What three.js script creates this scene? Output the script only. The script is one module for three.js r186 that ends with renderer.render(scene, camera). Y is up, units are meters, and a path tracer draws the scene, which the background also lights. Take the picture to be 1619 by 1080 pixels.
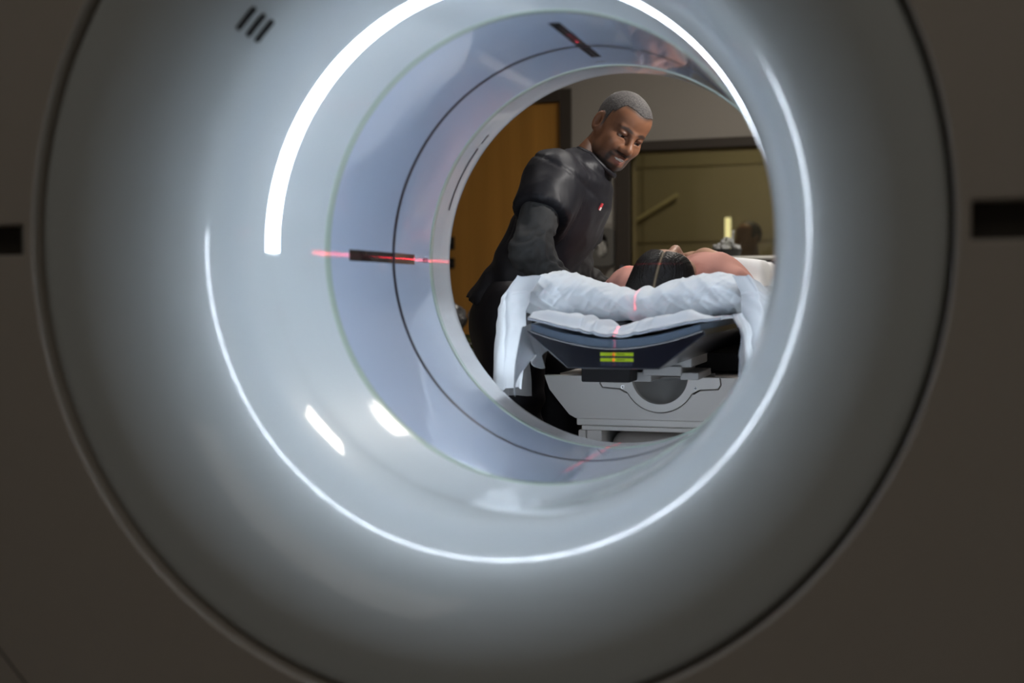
import * as THREE from 'three';
import { ImprovedNoise } from 'three/addons/math/ImprovedNoise.js';
import { RoundedBoxGeometry } from 'three/addons/geometries/RoundedBoxGeometry.js';
import { mergeGeometries, mergeVertices } from 'three/addons/utils/BufferGeometryUtils.js';
import { RectAreaLightUniformsLib } from 'three/addons/lights/RectAreaLightUniformsLib.js';

// ---------- camera, exposure ----------
const R = THREE.MathUtils.degToRad;
const AX = 1.02;                                   // height of the bore axis (x = 0)
const scene = new THREE.Scene();
scene.background = new THREE.Color(0, 0, 0);
const camera = new THREE.PerspectiveCamera(2 * Math.atan(540 / 1850) * 180 / Math.PI, 1619 / 1080, 0.05, 40);
camera.position.set(0.5562, AX - 0.0748, 0);
camera.rotation.order = 'YXZ';
camera.rotation.set(R(-2.28), R(18.03), R(-0.35));
camera.focus = 3.16; camera.userData.fStop = 2.0;
const renderer = new THREE.WebGLRenderer({ antialias: true });
renderer.toneMapping = THREE.LinearToneMapping;
renderer.toneMappingExposure = 1.0;
renderer.shadowMap.enabled = true;
RectAreaLightUniformsLib.init();

// ---------- the room's lights ----------
const LED_GLOW = 12.5, LED_LAMP = 12.5, ADDED_RING_LAMP = 16;
const DOWN_SPOT = 3.6, PANEL_GLOW = 6.2, REAR_PANEL = 0.29, CONTROL_PANEL = 7, LASER = 3.6;

// ---------- helpers ----------
const noise = new ImprovedNoise();
let seed = 7; const rnd = () => (seed = (seed * 16807) % 2147483647) / 2147483647;
const V = (x, y, z) => new THREE.Vector3(x, y, z);
const clamp = THREE.MathUtils.clamp, lerp = THREE.MathUtils.lerp, smooth = THREE.MathUtils.smoothstep;
const names = {};
function numbered(n) { const k = (names[n] = (names[n] ?? -1) + 1); return k ? n + '_' + String(k).padStart(3, '0') : n; }
function add(name, geo, mat, parent = scene) {
  const m = new THREE.Mesh(geo, mat); m.castShadow = m.receiveShadow = true;
  m.name = parent === scene ? numbered(name) : name; parent.add(m); return m;
}
function thing(name, label, category, pos = [0, 0, 0], group) {
  const g = new THREE.Group(); g.name = numbered(name); g.position.set(...pos); scene.add(g);
  g.userData = { label, category }; if (group) g.userData.group = group; return g;
}
function tag(o, label, category, group) { o.userData.label = label; o.userData.category = category; if (group) o.userData.group = group; return o; }
function struct(name, geo, mat) { const m = add(name, geo, mat); m.userData.kind = 'structure'; return m; }
const box = (w, h, d, x = 0, y = 0, z = 0, r = 0, s = 2) => {
  const g = r > 0 ? new RoundedBoxGeometry(w, h, d, s, r) : new THREE.BoxGeometry(w, h, d); g.translate(x, y, z); return g;
};
const bounds = (x0, x1, y0, y1, z0, z1, r = 0) => box(x1 - x0, y1 - y0, z1 - z0, (x0 + x1) / 2, (y0 + y1) / 2, (z0 + z1) / 2, r);
const tube = (pts, r, seg = 40, rs = 8, closed = false) => new THREE.TubeGeometry(new THREE.CatmullRomCurve3(pts.map((p) => V(...p)), closed), seg, r, rs, closed);
const merge = (list) => mergeGeometries(list.map((g) => { const q = g.index ? g.toNonIndexed() : g; for (const k of Object.keys(q.attributes)) if (!['position', 'normal', 'uv'].includes(k)) q.deleteAttribute(k); return q; }));
function cyl(a, b, r1, r2 = r1, seg = 20) {
  const A = V(...a), B = V(...b), d = B.clone().sub(A), g = new THREE.CylinderGeometry(r2, r1, d.length(), seg);
  g.applyQuaternion(new THREE.Quaternion().setFromUnitVectors(V(0, 1, 0), d.normalize())); g.translate((A.x + B.x) / 2, (A.y + B.y) / 2, (A.z + B.z) / 2); return g;
}
// a grid surface from f(u, v), u and v in 0..1
function grid(f, nu, nv, uvScale = [1, 1]) {
  const p = [], uv = [], ix = [];
  for (let j = 0; j <= nv; j++) for (let i = 0; i <= nu; i++) { const q = f(i / nu, j / nv); p.push(q.x, q.y, q.z); uv.push(i / nu * uvScale[0], j / nv * uvScale[1]); }
  for (let j = 0; j < nv; j++) for (let i = 0; i < nu; i++) { const a = j * (nu + 1) + i, b = a + 1, c = a + nu + 1, d = c + 1; ix.push(a, b, d, a, d, c); }
  const g = new THREE.BufferGeometry(); g.setAttribute('position', new THREE.Float32BufferAttribute(p, 3)); g.setAttribute('uv', new THREE.Float32BufferAttribute(uv, 2)); g.setIndex(ix); g.computeVertexNormals(); return g;
}
// cloth: the same grid with a back side and closed edges
function cloth(f, nu, nv, t = 0.002, uvScale = [1, 1]) {
  const top = grid(f, nu, nv, uvScale), P = top.attributes.position, N = top.attributes.normal, n = P.count, p = [...P.array], uv = [...top.attributes.uv.array], ix = [...top.index.array];
  for (let i = 0; i < n; i++) p.push(P.getX(i) - N.getX(i) * t, P.getY(i) - N.getY(i) * t, P.getZ(i) - N.getZ(i) * t);
  uv.push(...top.attributes.uv.array);
  for (let i = 0; i < top.index.count; i += 3) ix.push(top.index.getX(i) + n, top.index.getX(i + 2) + n, top.index.getX(i + 1) + n);
  const edge = (a, b) => ix.push(a, a + n, b, b, a + n, b + n), W = nu + 1;
  for (let i = 0; i < nu; i++) { edge(i + 1, i); edge(nv * W + i, nv * W + i + 1); }
  for (let j = 0; j < nv; j++) { edge(j * W, (j + 1) * W); edge((j + 1) * W + nu, j * W + nu); }
  const g = new THREE.BufferGeometry(); g.setAttribute('position', new THREE.Float32BufferAttribute(p, 3)); g.setAttribute('uv', new THREE.Float32BufferAttribute(uv, 2)); g.setIndex(ix); g.computeVertexNormals(); return g;
}
// smooth surface of a distance field (naive surface nets)
function mesher(f, lo, hi, h) {
  const nx = Math.ceil((hi[0] - lo[0]) / h) + 1, ny = Math.ceil((hi[1] - lo[1]) / h) + 1, nz = Math.ceil((hi[2] - lo[2]) / h) + 1;
  const F = new Float32Array(nx * ny * nz), at = (i, j, k) => i + nx * (j + ny * k);
  for (let k = 0; k < nz; k++) for (let j = 0; j < ny; j++) for (let i = 0; i < nx; i++) F[at(i, j, k)] = f(lo[0] + i * h, lo[1] + j * h, lo[2] + k * h);
  const ids = new Int32Array(nx * ny * nz).fill(-1), pos = [], ix = [];
  const E = []; for (let a = 0; a < 8; a++) for (const b of [1, 2, 4]) if (!(a & b)) E.push([a, a | b]);
  for (let k = 0; k < nz - 1; k++) for (let j = 0; j < ny - 1; j++) for (let i = 0; i < nx - 1; i++) {
    const c = []; let m = 0; for (let a = 0; a < 8; a++) { const v = F[at(i + (a & 1), j + ((a >> 1) & 1), k + (a >> 2))]; c.push(v); if (v < 0) m |= 1 << a; }
    if (m === 0 || m === 255) continue;
    let x = 0, y = 0, z = 0, n = 0;
    for (const [a, b] of E) if ((c[a] < 0) !== (c[b] < 0)) { const t = c[a] / (c[a] - c[b]); x += lerp(a & 1, b & 1, t); y += lerp((a >> 1) & 1, (b >> 1) & 1, t); z += lerp(a >> 2, b >> 2, t); n++; }
    ids[at(i, j, k)] = pos.length / 3; pos.push(lo[0] + (i + x / n) * h, lo[1] + (j + y / n) * h, lo[2] + (k + z / n) * h);
  }
  const quad = (a, b, c, d, flip) => { if (a < 0 || b < 0 || c < 0 || d < 0) return; flip ? ix.push(a, c, b, a, d, c) : ix.push(a, b, c, a, c, d); };
  for (let k = 1; k < nz - 1; k++) for (let j = 1; j < ny - 1; j++) for (let i = 1; i < nx - 1; i++) {
    const s = F[at(i, j, k)] < 0;
    if (s !== F[at(i + 1, j, k)] < 0) quad(ids[at(i, j - 1, k - 1)], ids[at(i, j, k - 1)], ids[at(i, j, k)], ids[at(i, j - 1, k)], !s);
    if (s !== F[at(i, j + 1, k)] < 0) quad(ids[at(i - 1, j, k - 1)], ids[at(i - 1, j, k)], ids[at(i, j, k)], ids[at(i, j, k - 1)], !s);
    if (s !== F[at(i, j, k + 1)] < 0) quad(ids[at(i - 1, j - 1, k)], ids[at(i, j - 1, k)], ids[at(i, j, k)], ids[at(i - 1, j, k)], !s);
  }
  const g = new THREE.BufferGeometry(); g.setAttribute('position', new THREE.Float32BufferAttribute(pos, 3)); g.setIndex(ix); g.computeVertexNormals();
  g.setAttribute('uv', new THREE.Float32BufferAttribute(new Float32Array(pos.length / 3 * 2), 2));
  return g;
}
// moves vertices along their normals by d(x, y, z)
function ruffle(g, d) {
  const P = g.attributes.position, N = g.attributes.normal;
  for (let i = 0; i < P.count; i++) { const k = d(P.getX(i), P.getY(i), P.getZ(i)); P.setXYZ(i, P.getX(i) + N.getX(i) * k, P.getY(i) + N.getY(i) * k, P.getZ(i) + N.getZ(i) * k); }
  g.computeVertexNormals(); return g;
}
function paint(g, c) {
  const P = g.attributes.position, a = new Float32Array(P.count * 3);
  for (let i = 0; i < P.count; i++) a.set(c(P.getX(i), P.getY(i), P.getZ(i)), i * 3);
  g.setAttribute('color', new THREE.BufferAttribute(a, 3)); return g;
}
const ridge = (x, y, z) => 1 - 2 * Math.abs(noise.noise(x, y, z));
// distance fields
const smin = (a, b, k) => { const h = Math.max(k - Math.abs(a - b), 0) / k; return Math.min(a, b) - h * h * k / 4; };
const smax = (a, b, k) => -smin(-a, -b, k);
const ball = (c, r) => (x, y, z) => Math.hypot(x - c[0], y - c[1], z - c[2]) - r;
const cap = (a, b, r1, r2 = r1) => {
  const dx = b[0] - a[0], dy = b[1] - a[1], dz = b[2] - a[2], L = dx * dx + dy * dy + dz * dz;
  return (x, y, z) => { const t = clamp(((x - a[0]) * dx + (y - a[1]) * dy + (z - a[2]) * dz) / L, 0, 1); return Math.hypot(x - a[0] - dx * t, y - a[1] - dy * t, z - a[2] - dz * t) - (r1 + (r2 - r1) * t); };
};
const egg = (c, r) => (x, y, z) => { const a = (x - c[0]) / r[0], b = (y - c[1]) / r[1], d = (z - c[2]) / r[2], k0 = Math.hypot(a, b, d), k1 = Math.hypot(a / r[0], b / r[1], d / r[2]); return k1 < 1e-9 ? -Math.min(...r) : k0 * (k0 - 1) / k1; };
const blend = (list, k) => (x, y, z) => { let d = list[0](x, y, z); for (let i = 1; i < list.length; i++) d = smin(d, list[i](x, y, z), k); return d; };

// ---------- textures and materials ----------
function texture(w, h, fn, rx = 1, ry = 1, srgb = false) {
  const d = new Uint8Array(w * h * 4);
  for (let y = 0; y < h; y++) for (let x = 0; x < w; x++) { const c = fn(x / w, y / h), o = (y * w + x) * 4; for (let k = 0; k < 3; k++) d[o + k] = clamp(Math.round((c.length ? c[k] : c) * 255), 0, 255); d[o + 3] = 255; }
  const t = new THREE.DataTexture(d, w, h); t.magFilter = t.minFilter = THREE.LinearFilter; t.wrapS = t.wrapT = THREE.RepeatWrapping; t.repeat.set(rx, ry); if (srgb) t.colorSpace = THREE.SRGBColorSpace; t.needsUpdate = true; return t;
}
const mat = (r, g, b, rough = 0.6, more = {}) => new THREE.MeshPhysicalMaterial({ color: new THREE.Color().setRGB(r, g, b), roughness: rough, ...more });
const weave = texture(128, 128, (u, v) => 0.5 + 0.25 * Math.sin(u * 128 * Math.PI / 2) * Math.sin(v * 128 * Math.PI / 2));
const grain = texture(256, 256, (u, v) => 0.5 + 0.35 * noise.noise(u * 40, v * 40, 3) + 0.25 * (rnd() - 0.5));
const woodMap = texture(256, 512, (u, v) => {
  const g = noise.noise(u * 9, v * 1.3, 1) * 0.6 + noise.noise(u * 60, v * 3, 5) * 0.35 + 0.25 * Math.sin(u * 38 + 3 * noise.noise(u * 3, v * 2, 2));
  const k = clamp(0.55 + 0.22 * g, 0, 1); return [0.64 + 0.30 * k, 0.46 + 0.22 * k, 0.20 + 0.12 * k];
}, 1, 1, true);
const M = {
  cover: mat(0.62, 0.57, 0.51, 0.42, { clearcoat: 0.25, clearcoatRoughness: 0.25 }),
  flare: mat(0.69, 0.735, 0.74, 0.38, { clearcoat: 1, clearcoatRoughness: 0.045 }),
  shell: mat(0.6, 0.58, 0.55, 0.5),
  gap: mat(0.045, 0.037, 0.031, 0.7),
  led: new THREE.MeshStandardMaterial({ color: 0xffffff, emissive: new THREE.Color().setRGB(0.80, 0.87, 1.0), emissiveIntensity: LED_GLOW }),
  ring: new THREE.MeshStandardMaterial({ color: 0xffffff, emissive: new THREE.Color().setRGB(0.80, 0.87, 1.0), emissiveIntensity: 4 }),
  bore: mat(0.56, 0.64, 0.78, 0.2, { clearcoat: 1, clearcoatRoughness: 0.03 }),
  lip: mat(0.66, 0.66, 0.66, 0.3, { clearcoat: 1, clearcoatRoughness: 0.05 }),
  greenEdge: mat(0.50, 0.60, 0.50, 0.25, { clearcoat: 1, clearcoatRoughness: 0.08 }),
  blackGloss: mat(0.010, 0.008, 0.012, 0.12, { clearcoat: 1, clearcoatRoughness: 0.02 }),
  ink: mat(0.012, 0.01, 0.02, 0.3),
  slot: mat(0.006, 0.005, 0.006, 0.9),
  recess: mat(0.05, 0.043, 0.037, 0.55),
  endCap: mat(0.30, 0.30, 0.28, 0.35),
  wall: mat(0.46, 0.43, 0.39, 0.85, { bumpMap: grain, bumpScale: 0.0015 }),
  ceiling: mat(0.6, 0.58, 0.55, 0.9),
  floor: mat(0.30, 0.27, 0.245, 0.45),
  wood: mat(1, 1, 1, 0.45, { map: woodMap }),
  darkFrame: mat(0.075, 0.062, 0.052, 0.45),
  steel: mat(0.55, 0.55, 0.55, 0.3, { metalness: 0.9 }),
  blackPlastic: mat(0.012, 0.012, 0.013, 0.45),
};

// ---------- the room ----------
const X0 = -2.7, X1 = 2.9, ZB = -6.3, ZF = 1.7, HC = 2.75, T = 0.15;
struct('floor', bounds(X0 - T, X1 + T, -0.15, 0, -9.2, ZF + T), M.floor);
struct('ceiling', bounds(X0 - T, X1 + T, HC, HC + 0.15, -9.2, ZF + T), M.ceiling);
struct('wall_left', bounds(X0 - T, X0, 0, HC, -9.2, ZF), M.wall);
struct('wall_right', bounds(X1, X1 + T, 0, HC, -9.2, ZF), M.wall);
struct('wall_front', bounds(X0 - T, X1 + T, 0, HC, ZF, ZF + T), M.wall);
// the wall behind the table: a door and a wide control-room window
const DX0 = -2.12, DX1 = -1.20, DH = 2.02, WX0 = -0.808, WX1 = 1.55, WY0 = 0.86, WY1 = 1.72;
{
  const s = new THREE.Shape([[X0, 0], [DX0, 0], [DX0, DH], [DX1, DH], [DX1, 0], [X1, 0], [X1, HC], [X0, HC]].map((p) => new THREE.Vector2(...p)));
  s.holes.push(new THREE.Path([[WX0, WY0], [WX1, WY0], [WX1, WY1], [WX0, WY1]].map((p) => new THREE.Vector2(...p))));
  const g = new THREE.ExtrudeGeometry(s, { depth: T, bevelEnabled: false }); g.translate(0, 0, ZB - T); struct('wall_back', g, M.wall);
}
{ // door
  const d = new THREE.Group(); d.name = 'door_1'; d.userData.kind = 'structure'; scene.add(d);
  add('door_panel', bounds(DX0 + 0.012, DX1 - 0.006, 0.01, DH - 0.006, ZB - 0.06, ZB - 0.012, 0.003), M.wood, d);
  const f = 0.062;
  add('door_frame', merge([bounds(DX0 - f, DX0 + 0.01, 0, DH + f, ZB, ZB + 0.02, 0.004), bounds(DX1 - 0.004, DX1 + f, 0, DH + f, ZB, ZB + 0.02, 0.004), bounds(DX0 + 0.01, DX1 - 0.004, DH - 0.004, DH + f, ZB, ZB + 0.02, 0.004)]), M.darkFrame, d);
  for (const [y, s] of [[1.245, 1], [1.13, 0.8]]) {
    const h = add('door_handle', merge([box(0.05, 0.075 * s, 0.014, -1.865, y, ZB - 0.005, 0.006), cyl([-1.865, y, ZB], [-1.865, y, ZB + 0.06], 0.012), box(0.07, 0.022, 0.02, -1.85, y - 0.01, ZB + 0.06, 0.008)]), M.blackPlastic, d);
  }
}
{ // window to the control room
  const w = new THREE.Group(); w.name = 'window_1'; w.userData.kind = 'structure'; scene.add(w);
  const f = 0.078, z0 = ZB - 0.05, z1 = ZB + 0.03;
  add('window_frame', merge([bounds(WX0 - f, WX0, WY0 - 0.05, WY1 + 0.052, z0, z1, 0.006), bounds(WX1, WX1 + f, WY0 - 0.05, WY1 + 0.052, z0, z1, 0.006), bounds(WX0, WX1, WY1, WY1 + 0.052, z0, z1, 0.006), bounds(WX0, WX1, WY0 - 0.05, WY0, z0, z1, 0.006)]), M.darkFrame, w);
  add('window_pane', bounds(WX0, WX1, WY0, WY1, ZB - 0.042, ZB - 0.036), mat(0.86, 0.82, 0.66, 0.04, { transmission: 1, thickness: 0, ior: 1.6 }), w);
}
// control room beyond
struct('wall_control_room', bounds(X0, X1, 0, HC, -9.2, -9.05), mat(0.42, 0.39, 0.29, 0.85));
{ // panel joints on the far wall
  const m = mat(0.30, 0.27, 0.18, 0.8);
  struct('trim_1', merge([bounds(X0, X1, 1.925, 1.935, -9.055, -9.04), bounds(X0, X1, 1.345, 1.355, -9.055, -9.04), bounds(-1.31, -1.30, 0, HC, -9.055, -9.042), bounds(0.1, 0.11, 0, HC, -9.055, -9.042)]), m);
}

// ---------- the scanner gantry ----------
// a surface of revolution about the bore axis, profile [[radius, z], ...]
function revolve(prof, seg = 192, p0 = 0, p1 = Math.PI * 2) {
  const full = p1 - p0 > 6.283, W = full ? seg : seg + 1, n = prof.length, p = [], uv = [], ix = [];
  for (const [r, z] of prof) for (let i = 0; i < W; i++) { const a = p0 + (p1 - p0) * i / seg; p.push(r * Math.cos(a), AX + r * Math.sin(a), z); uv.push(a * r, z); }
  for (let j = 0; j < n - 1; j++) for (let i = 0; i < seg; i++) { const a = j * W + i, b = j * W + (i + 1) % W, c = a + W, d = b + W; ix.push(a, d, b, a, c, d); }
  const g = new THREE.BufferGeometry(); g.setAttribute('position', new THREE.Float32BufferAttribute(p, 3)); g.setAttribute('uv', new THREE.Float32BufferAttribute(uv, 2)); g.setIndex(ix); g.computeVertexNormals(); return g;
}
function spline(pts, n) { return new THREE.CatmullRomCurve3(pts.map(([r, z]) => V(r, z, 0)), false, 'centripetal').getPoints(n).map((q) => [q.x, q.y]); }
const PI = Math.PI;
const scanner = thing('scanner', 'white tunnel-shaped scanner gantry with a flared bore and a blue-white light arc', 'scanner');
{
  const throat = [[0.56, -1.413], [0.51, -1.437], [0.47, -1.468], [0.44, -1.506], [0.42, -1.547], [0.408, -1.59], [0.4025, -1.63], [0.4005, -1.666]];
  const edge = [[0.6165, -1.50], [0.6165, -1.4145], [0.6145, -1.409], [0.6105, -1.4062], [0.602, -1.405]];
  const collar = [[0.4012, -1.70], [0.3998, -1.74], [0.396, -1.80], [0.3925, -1.838], [0.391, -1.8525]];
  add('bore_flare', revolve([...edge, ...spline([[0.602, -1.405], ...throat, ...collar], 150).slice(1)], 256), M.flare, scanner);
  // light arc set into the upper half
  add('light_arc', revolve([[0.4010, -1.6675], [0.3996, -1.670], [0.3996, -1.706], [0.4006, -1.7085]], 160, -0.01, PI + 0.006), M.led, scanner);
  add('window_edge', revolve([[0.391, -1.8525], [0.3893, -1.855], [0.3893, -1.872], [0.391, -1.8745]], 192), M.greenEdge, scanner);
  // translucent bore window with openings for the laser slits
  const z0 = -1.8745, z1 = -2.339, m0 = -1.95, m1 = -2.258, r = 0.391, h = 0.0105 / r, parts = [];
  const zs = (a, b, n) => Array.from({ length: n + 1 }, (_, i) => [r, a + (b - a) * i / n]);
  const cuts = [0, PI / 2, PI, PI * 2];
  for (let i = 0; i < 3; i++) { parts.push(revolve(zs(z0, z1, 10), i === 2 ? 128 : 64, cuts[i] + h, cuts[i + 1] - h)); parts.push(revolve(zs(z0, m0, 3), 2, cuts[i] - h, cuts[i] + h), revolve(zs(m1, z1, 3), 2, cuts[i] - h, cuts[i] + h)); }
  add('bore_window', mergeVertices(merge(parts.map((g) => g)), 1e-5), M.bore, scanner);
  for (let i = 0; i < 3; i++) {   // dark laser windows: two glossy plates either side of a fine slit, and the laser behind it
    const a = cuts[i], s = 0.0002 / r, t = add('laser_window', merge([revolve([[r, m0], [r, m1]], 3, a - h, a - s), revolve([[r, m0], [r, m1]], 3, a + s, a + h)]), M.blackGloss, scanner);
    const er = 0.44, zc = -2.1, p = [er * Math.cos(a), AX + er * Math.sin(a), -2.08];
    // housing round the laser, masked on the near side
    const hm = merge([...(i < 2 ? [bounds([0.002, 0.039][i], 0.178, -0.040, -0.037, -0.045, 0.045)] : []), bounds(-0.178, i === 0 ? -0.034 : -0.024, -0.040, -0.037, -0.045, 0.045), (() => { const g = box(0.36, 0.004, 0.09); g.translate(0, 0.045, 0); return g; })(), ...[-1, 1].map((k) => { const g = box(0.36, 0.085, 0.004); g.translate(0, 0.002, 0.045 * k); return g; }), ...[-1, 1].map((k) => { const g = box(0.004, 0.085, 0.09); g.translate(0.178 * k, 0.002, 0); return g; })]);
    hm.rotateY(PI / 2); hm.rotateZ(a - PI / 2); hm.translate((r + 0.045) * Math.cos(a), AX + (r + 0.045) * Math.sin(a), zc); add('laser_housing', hm, M.blackPlastic, scanner);
    const L = new THREE.PointLight(new THREE.Color().setRGB(1, 0.03, 0.06), i === 2 ? LASER * 2.5 : LASER); L.name = 'laser'; L.position.set(...p); L.castShadow = true; L.shadow.radius = 0.004; scene.add(L);
  }
  // scan plane line and small printed marks
  add('scan_line', revolve([[0.3908, -2.1435], [0.3904, -2.144], [0.3904, -2.1555], [0.3908, -2.156]], 256), M.ink, scanner);
  const mark = (p0, p1, a, b, n = 6) => revolve([[0.3907, a], [0.3902, (a + b) / 2], [0.3907, b]], n, R(p0), R(p1));
  add('printed_mark', merge([mark(179.35, 180.65, -2.3035, -2.3065), mark(179.35, 180.65, -2.3265, -2.3295), mark(179.35, 179.6, -2.3065, -2.3265), mark(179.9, 180.1, -2.3065, -2.3265), mark(180.4, 180.65, -2.3065, -2.3265)]), M.ink, scanner);
  add('printed_mark', mark(89.3, 92.0, -2.300, -2.306), M.ink, scanner);
  add('window_edge', revolve([[0.391, -2.339], [0.3892, -2.341], [0.3892, -2.355], [0.391, -2.357]], 192), M.greenEdge, scanner);
  add('bore_lip', revolve(spline([[0.391, -2.357], [0.3925, -2.39], [0.394, -2.43], [0.3955, -2.465], [0.40, -2.485], [0.413, -2.51], [0.445, -2.55], [0.49, -2.60], [0.55, -2.65], [0.60, -2.675], [0.612, -2.682], [0.615, -2.72]], 60), 192), M.lip, scanner);
  const lm = (p0, p1, w) => revolve([[0.3926, -2.4225 + w], [0.3922, -2.4225], [0.3934, -2.4225 - w]], 24, R(p0), R(p1));
  add('printed_mark', lm(141.4, 163.4, 0.0042), M.ink, scanner);
  add('printed_mark', lm(135.9, 139.5, 0.004), mat(0.09, 0.085, 0.09, 0.4), scanner);
  // unseen table-side ring, added to light the pillow and the pedestal
  add('added_light_ring', revolve([[0.4080, -2.505], [0.4175, -2.517]], 128), M.ring, scanner);
  for (let i = 0; i < 24; i++) {   // area lamps in front of the glowing arc
    const a = PI * (i + 0.5) / 24;
    const L = new THREE.RectAreaLight(new THREE.Color().setRGB(0.76, 0.885, 1.0), LED_LAMP, 0.034, 0.052); L.name = 'arc_light'; L.position.set(0.399 * Math.cos(a), AX + 0.399 * Math.sin(a), -1.688); L.lookAt(0, AX, -1.688); L.rotateZ(PI / 2 * 0); scene.add(L);
  }
  for (let i = 0; i < 16; i++) {  // lamps of the added table-side ring, all round the circle
    const a = PI * (i + 0.5) / 8, L = new THREE.RectAreaLight(new THREE.Color().setRGB(0.76, 0.885, 1.0), ADDED_RING_LAMP, 0.02, 0.15); L.name = 'arc_light'; L.position.set(0.4105 * Math.cos(a), AX + 0.4105 * Math.sin(a), -2.514); L.lookAt(0, AX, -2.95); scene.add(L);
  }
  // three dark ventilation slots on the flare
  for (const [z, rr] of [[-1.4862, 0.4558], [-1.4998, 0.4455], [-1.5126, 0.4368]]) {
    const pts = []; for (let i = 0; i <= 8; i++) { const a = R(132.9 + (137.2 - 132.9) * i / 8); pts.push([(rr + 0.0006) * Math.cos(a), AX + (rr + 0.0006) * Math.sin(a), z]); }
    const e = (p) => { const g = new THREE.SphereGeometry(0.0046, 12, 10); g.translate(...p); return g; };
    add('vent_slot', merge([tube(pts, 0.0046, 12, 10), e(pts[0]), e(pts[8])]), M.slot, scanner);
  }
  // front cover with the round opening and two side recesses
  const W = 1.02, y0 = 0.06, y1 = 2.02, cover = (cut) => {
    const s = new THREE.Shape(), c = 0.22;
    s.moveTo(-W + c, y0); s.lineTo(W - c, y0); s.quadraticCurveTo(W, y0, W, y0 + c); s.lineTo(W, y1 - c); s.quadraticCurveTo(W, y1, W - c, y1); s.lineTo(-W + c, y1); s.quadraticCurveTo(-W, y1, -W, y1 - c); s.lineTo(-W, y0 + c); s.quadraticCurveTo(-W, y0, -W + c, y0);
    const hole = new THREE.Path(); hole.absarc(0, AX, 0.6265, 0, PI * 2, true); s.holes.push(hole);
    if (cut) for (const k of [-1, 1]) { const q = new THREE.Path(), a = k * 0.6345, b = k * 0.90, yc = k < 0 ? 1.029 : 1.025; (k < 0 ? [[a, yc - 0.0255], [a, yc + 0.0255], [b, yc + 0.0255], [b, yc - 0.0255]] : [[a, yc - 0.0255], [b, yc - 0.0255], [b, yc + 0.0255], [a, yc + 0.0255]]).forEach((p, i) => (i ? q.lineTo(...p) : q.moveTo(...p))); q.closePath(); s.holes.push(q); }
    return s;
  };
  const f = new THREE.ExtrudeGeometry(cover(true), { depth: 0.04, bevelEnabled: true, bevelSize: 0.004, bevelThickness: 0.004, bevelSegments: 4, curveSegments: 160 }); f.translate(0, 0, -1.4360);
  add('front_cover', f, M.cover, scanner);
  add('cover_gap', revolve([[0.60, -1.452], [0.64, -1.452]], 160), M.gap, scanner);
  for (const k of [-1, 1]) { const yc = k < 0 ? 1.029 : 1.025;
    add('side_recess', bounds(Math.min(k * 0.64, k * 0.92), Math.max(k * 0.64, k * 0.92), yc - 0.036, yc + 0.036, -1.438, -1.421), M.recess, scanner);
    if (k < 0) add('recess_end', bounds(-0.6455, -0.638, yc - 0.022, yc + 0.022, -1.429, -1.397, 0.002), M.endCap, scanner);
  }
  add('cover_seam', tube([[-0.78, 0.50, -1.3920], [-0.72, 0.4485, -1.3920], [-0.68, 0.4085, -1.3920], [-0.64, 0.3665, -1.3920], [-0.60, 0.31, -1.3920], [-0.57, 0.06, -1.3920]], 0.0014, 60, 6), M.gap, scanner);
  const b = new THREE.ExtrudeGeometry(cover(false), { depth: 0.04, bevelEnabled: true, bevelSize: 0.010, bevelThickness: 0.010, bevelSegments: 4, curveSegments: 96 }); b.translate(0, 0, -2.72);
  add('rear_cover', b, M.cover, scanner);
  const sh = cover(false); sh.holes.length = 0; const inner = new THREE.Path(); [[-W + 0.03, y0 + 0.03], [-W + 0.03, y1 - 0.03], [W - 0.03, y1 - 0.03], [W - 0.03, y0 + 0.03]].forEach((p, i) => { const c = 0.1, q = [Math.sign(p[0]) * (Math.abs(p[0]) - 0), p[1]]; i ? inner.lineTo(...q) : inner.moveTo(...q); }); inner.closePath();
  const in2 = new THREE.Path(), w = W - 0.02, c = 0.21, a0 = y0 + 0.02, a1 = y1 - 0.02; in2.moveTo(-w + c, a0); in2.quadraticCurveTo(-w, a0, -w, a0 + c); in2.lineTo(-w, a1 - c); in2.quadraticCurveTo(-w, a1, -w + c, a1); in2.lineTo(w - c, a1); in2.quadraticCurveTo(w, a1, w, a1 - c); in2.lineTo(w, a0 + c); in2.quadraticCurveTo(w, a0, w - c, a0); in2.closePath(); sh.holes.push(in2);
  const s = new THREE.ExtrudeGeometry(sh, { depth: 1.24, bevelEnabled: false, curveSegments: 16 }); s.translate(0, 0, -2.69); add('side_shell', s, M.shell, scanner);
  add('plinth', bounds(-0.8, 0.8, 0, 0.09, -2.6, -1.5, 0.01), M.recess, scanner);
}

// ---------- lamps ----------
function panelLight(name, label, x, z, w, d, glow, group) {
  const t = thing(name, label, 'ceiling light', [x, HC, z], group);
  add('frame', merge([box(w + 0.06, 0.02, 0.03, 0, -0.01, d / 2 + 0.015), box(w + 0.06, 0.02, 0.03, 0, -0.01, -d / 2 - 0.015), box(0.03, 0.02, d, w / 2 + 0.015, -0.01, 0), box(0.03, 0.02, d, -w / 2 - 0.015, -0.01, 0)]), M.cover, t);
  add('diffuser', box(w, 0.006, d, 0, -0.006, 0), new THREE.MeshStandardMaterial({ color: 0xffffff, emissive: new THREE.Color().setRGB(1, 0.93, 0.82), emissiveIntensity: Math.min(glow, 3) }), t);
  const L = new THREE.RectAreaLight(new THREE.Color().setRGB(1, 0.93, 0.82), glow, w, d); L.name = 'panel_light'; L.position.set(x, HC - 0.014, z); L.lookAt(x, 0, z); scene.add(L);
}
panelLight('ceiling_light', 'square ceiling panel light above the patient table', 0.5, -4.6, 0.6, 0.6, PANEL_GLOW * 3);
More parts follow.
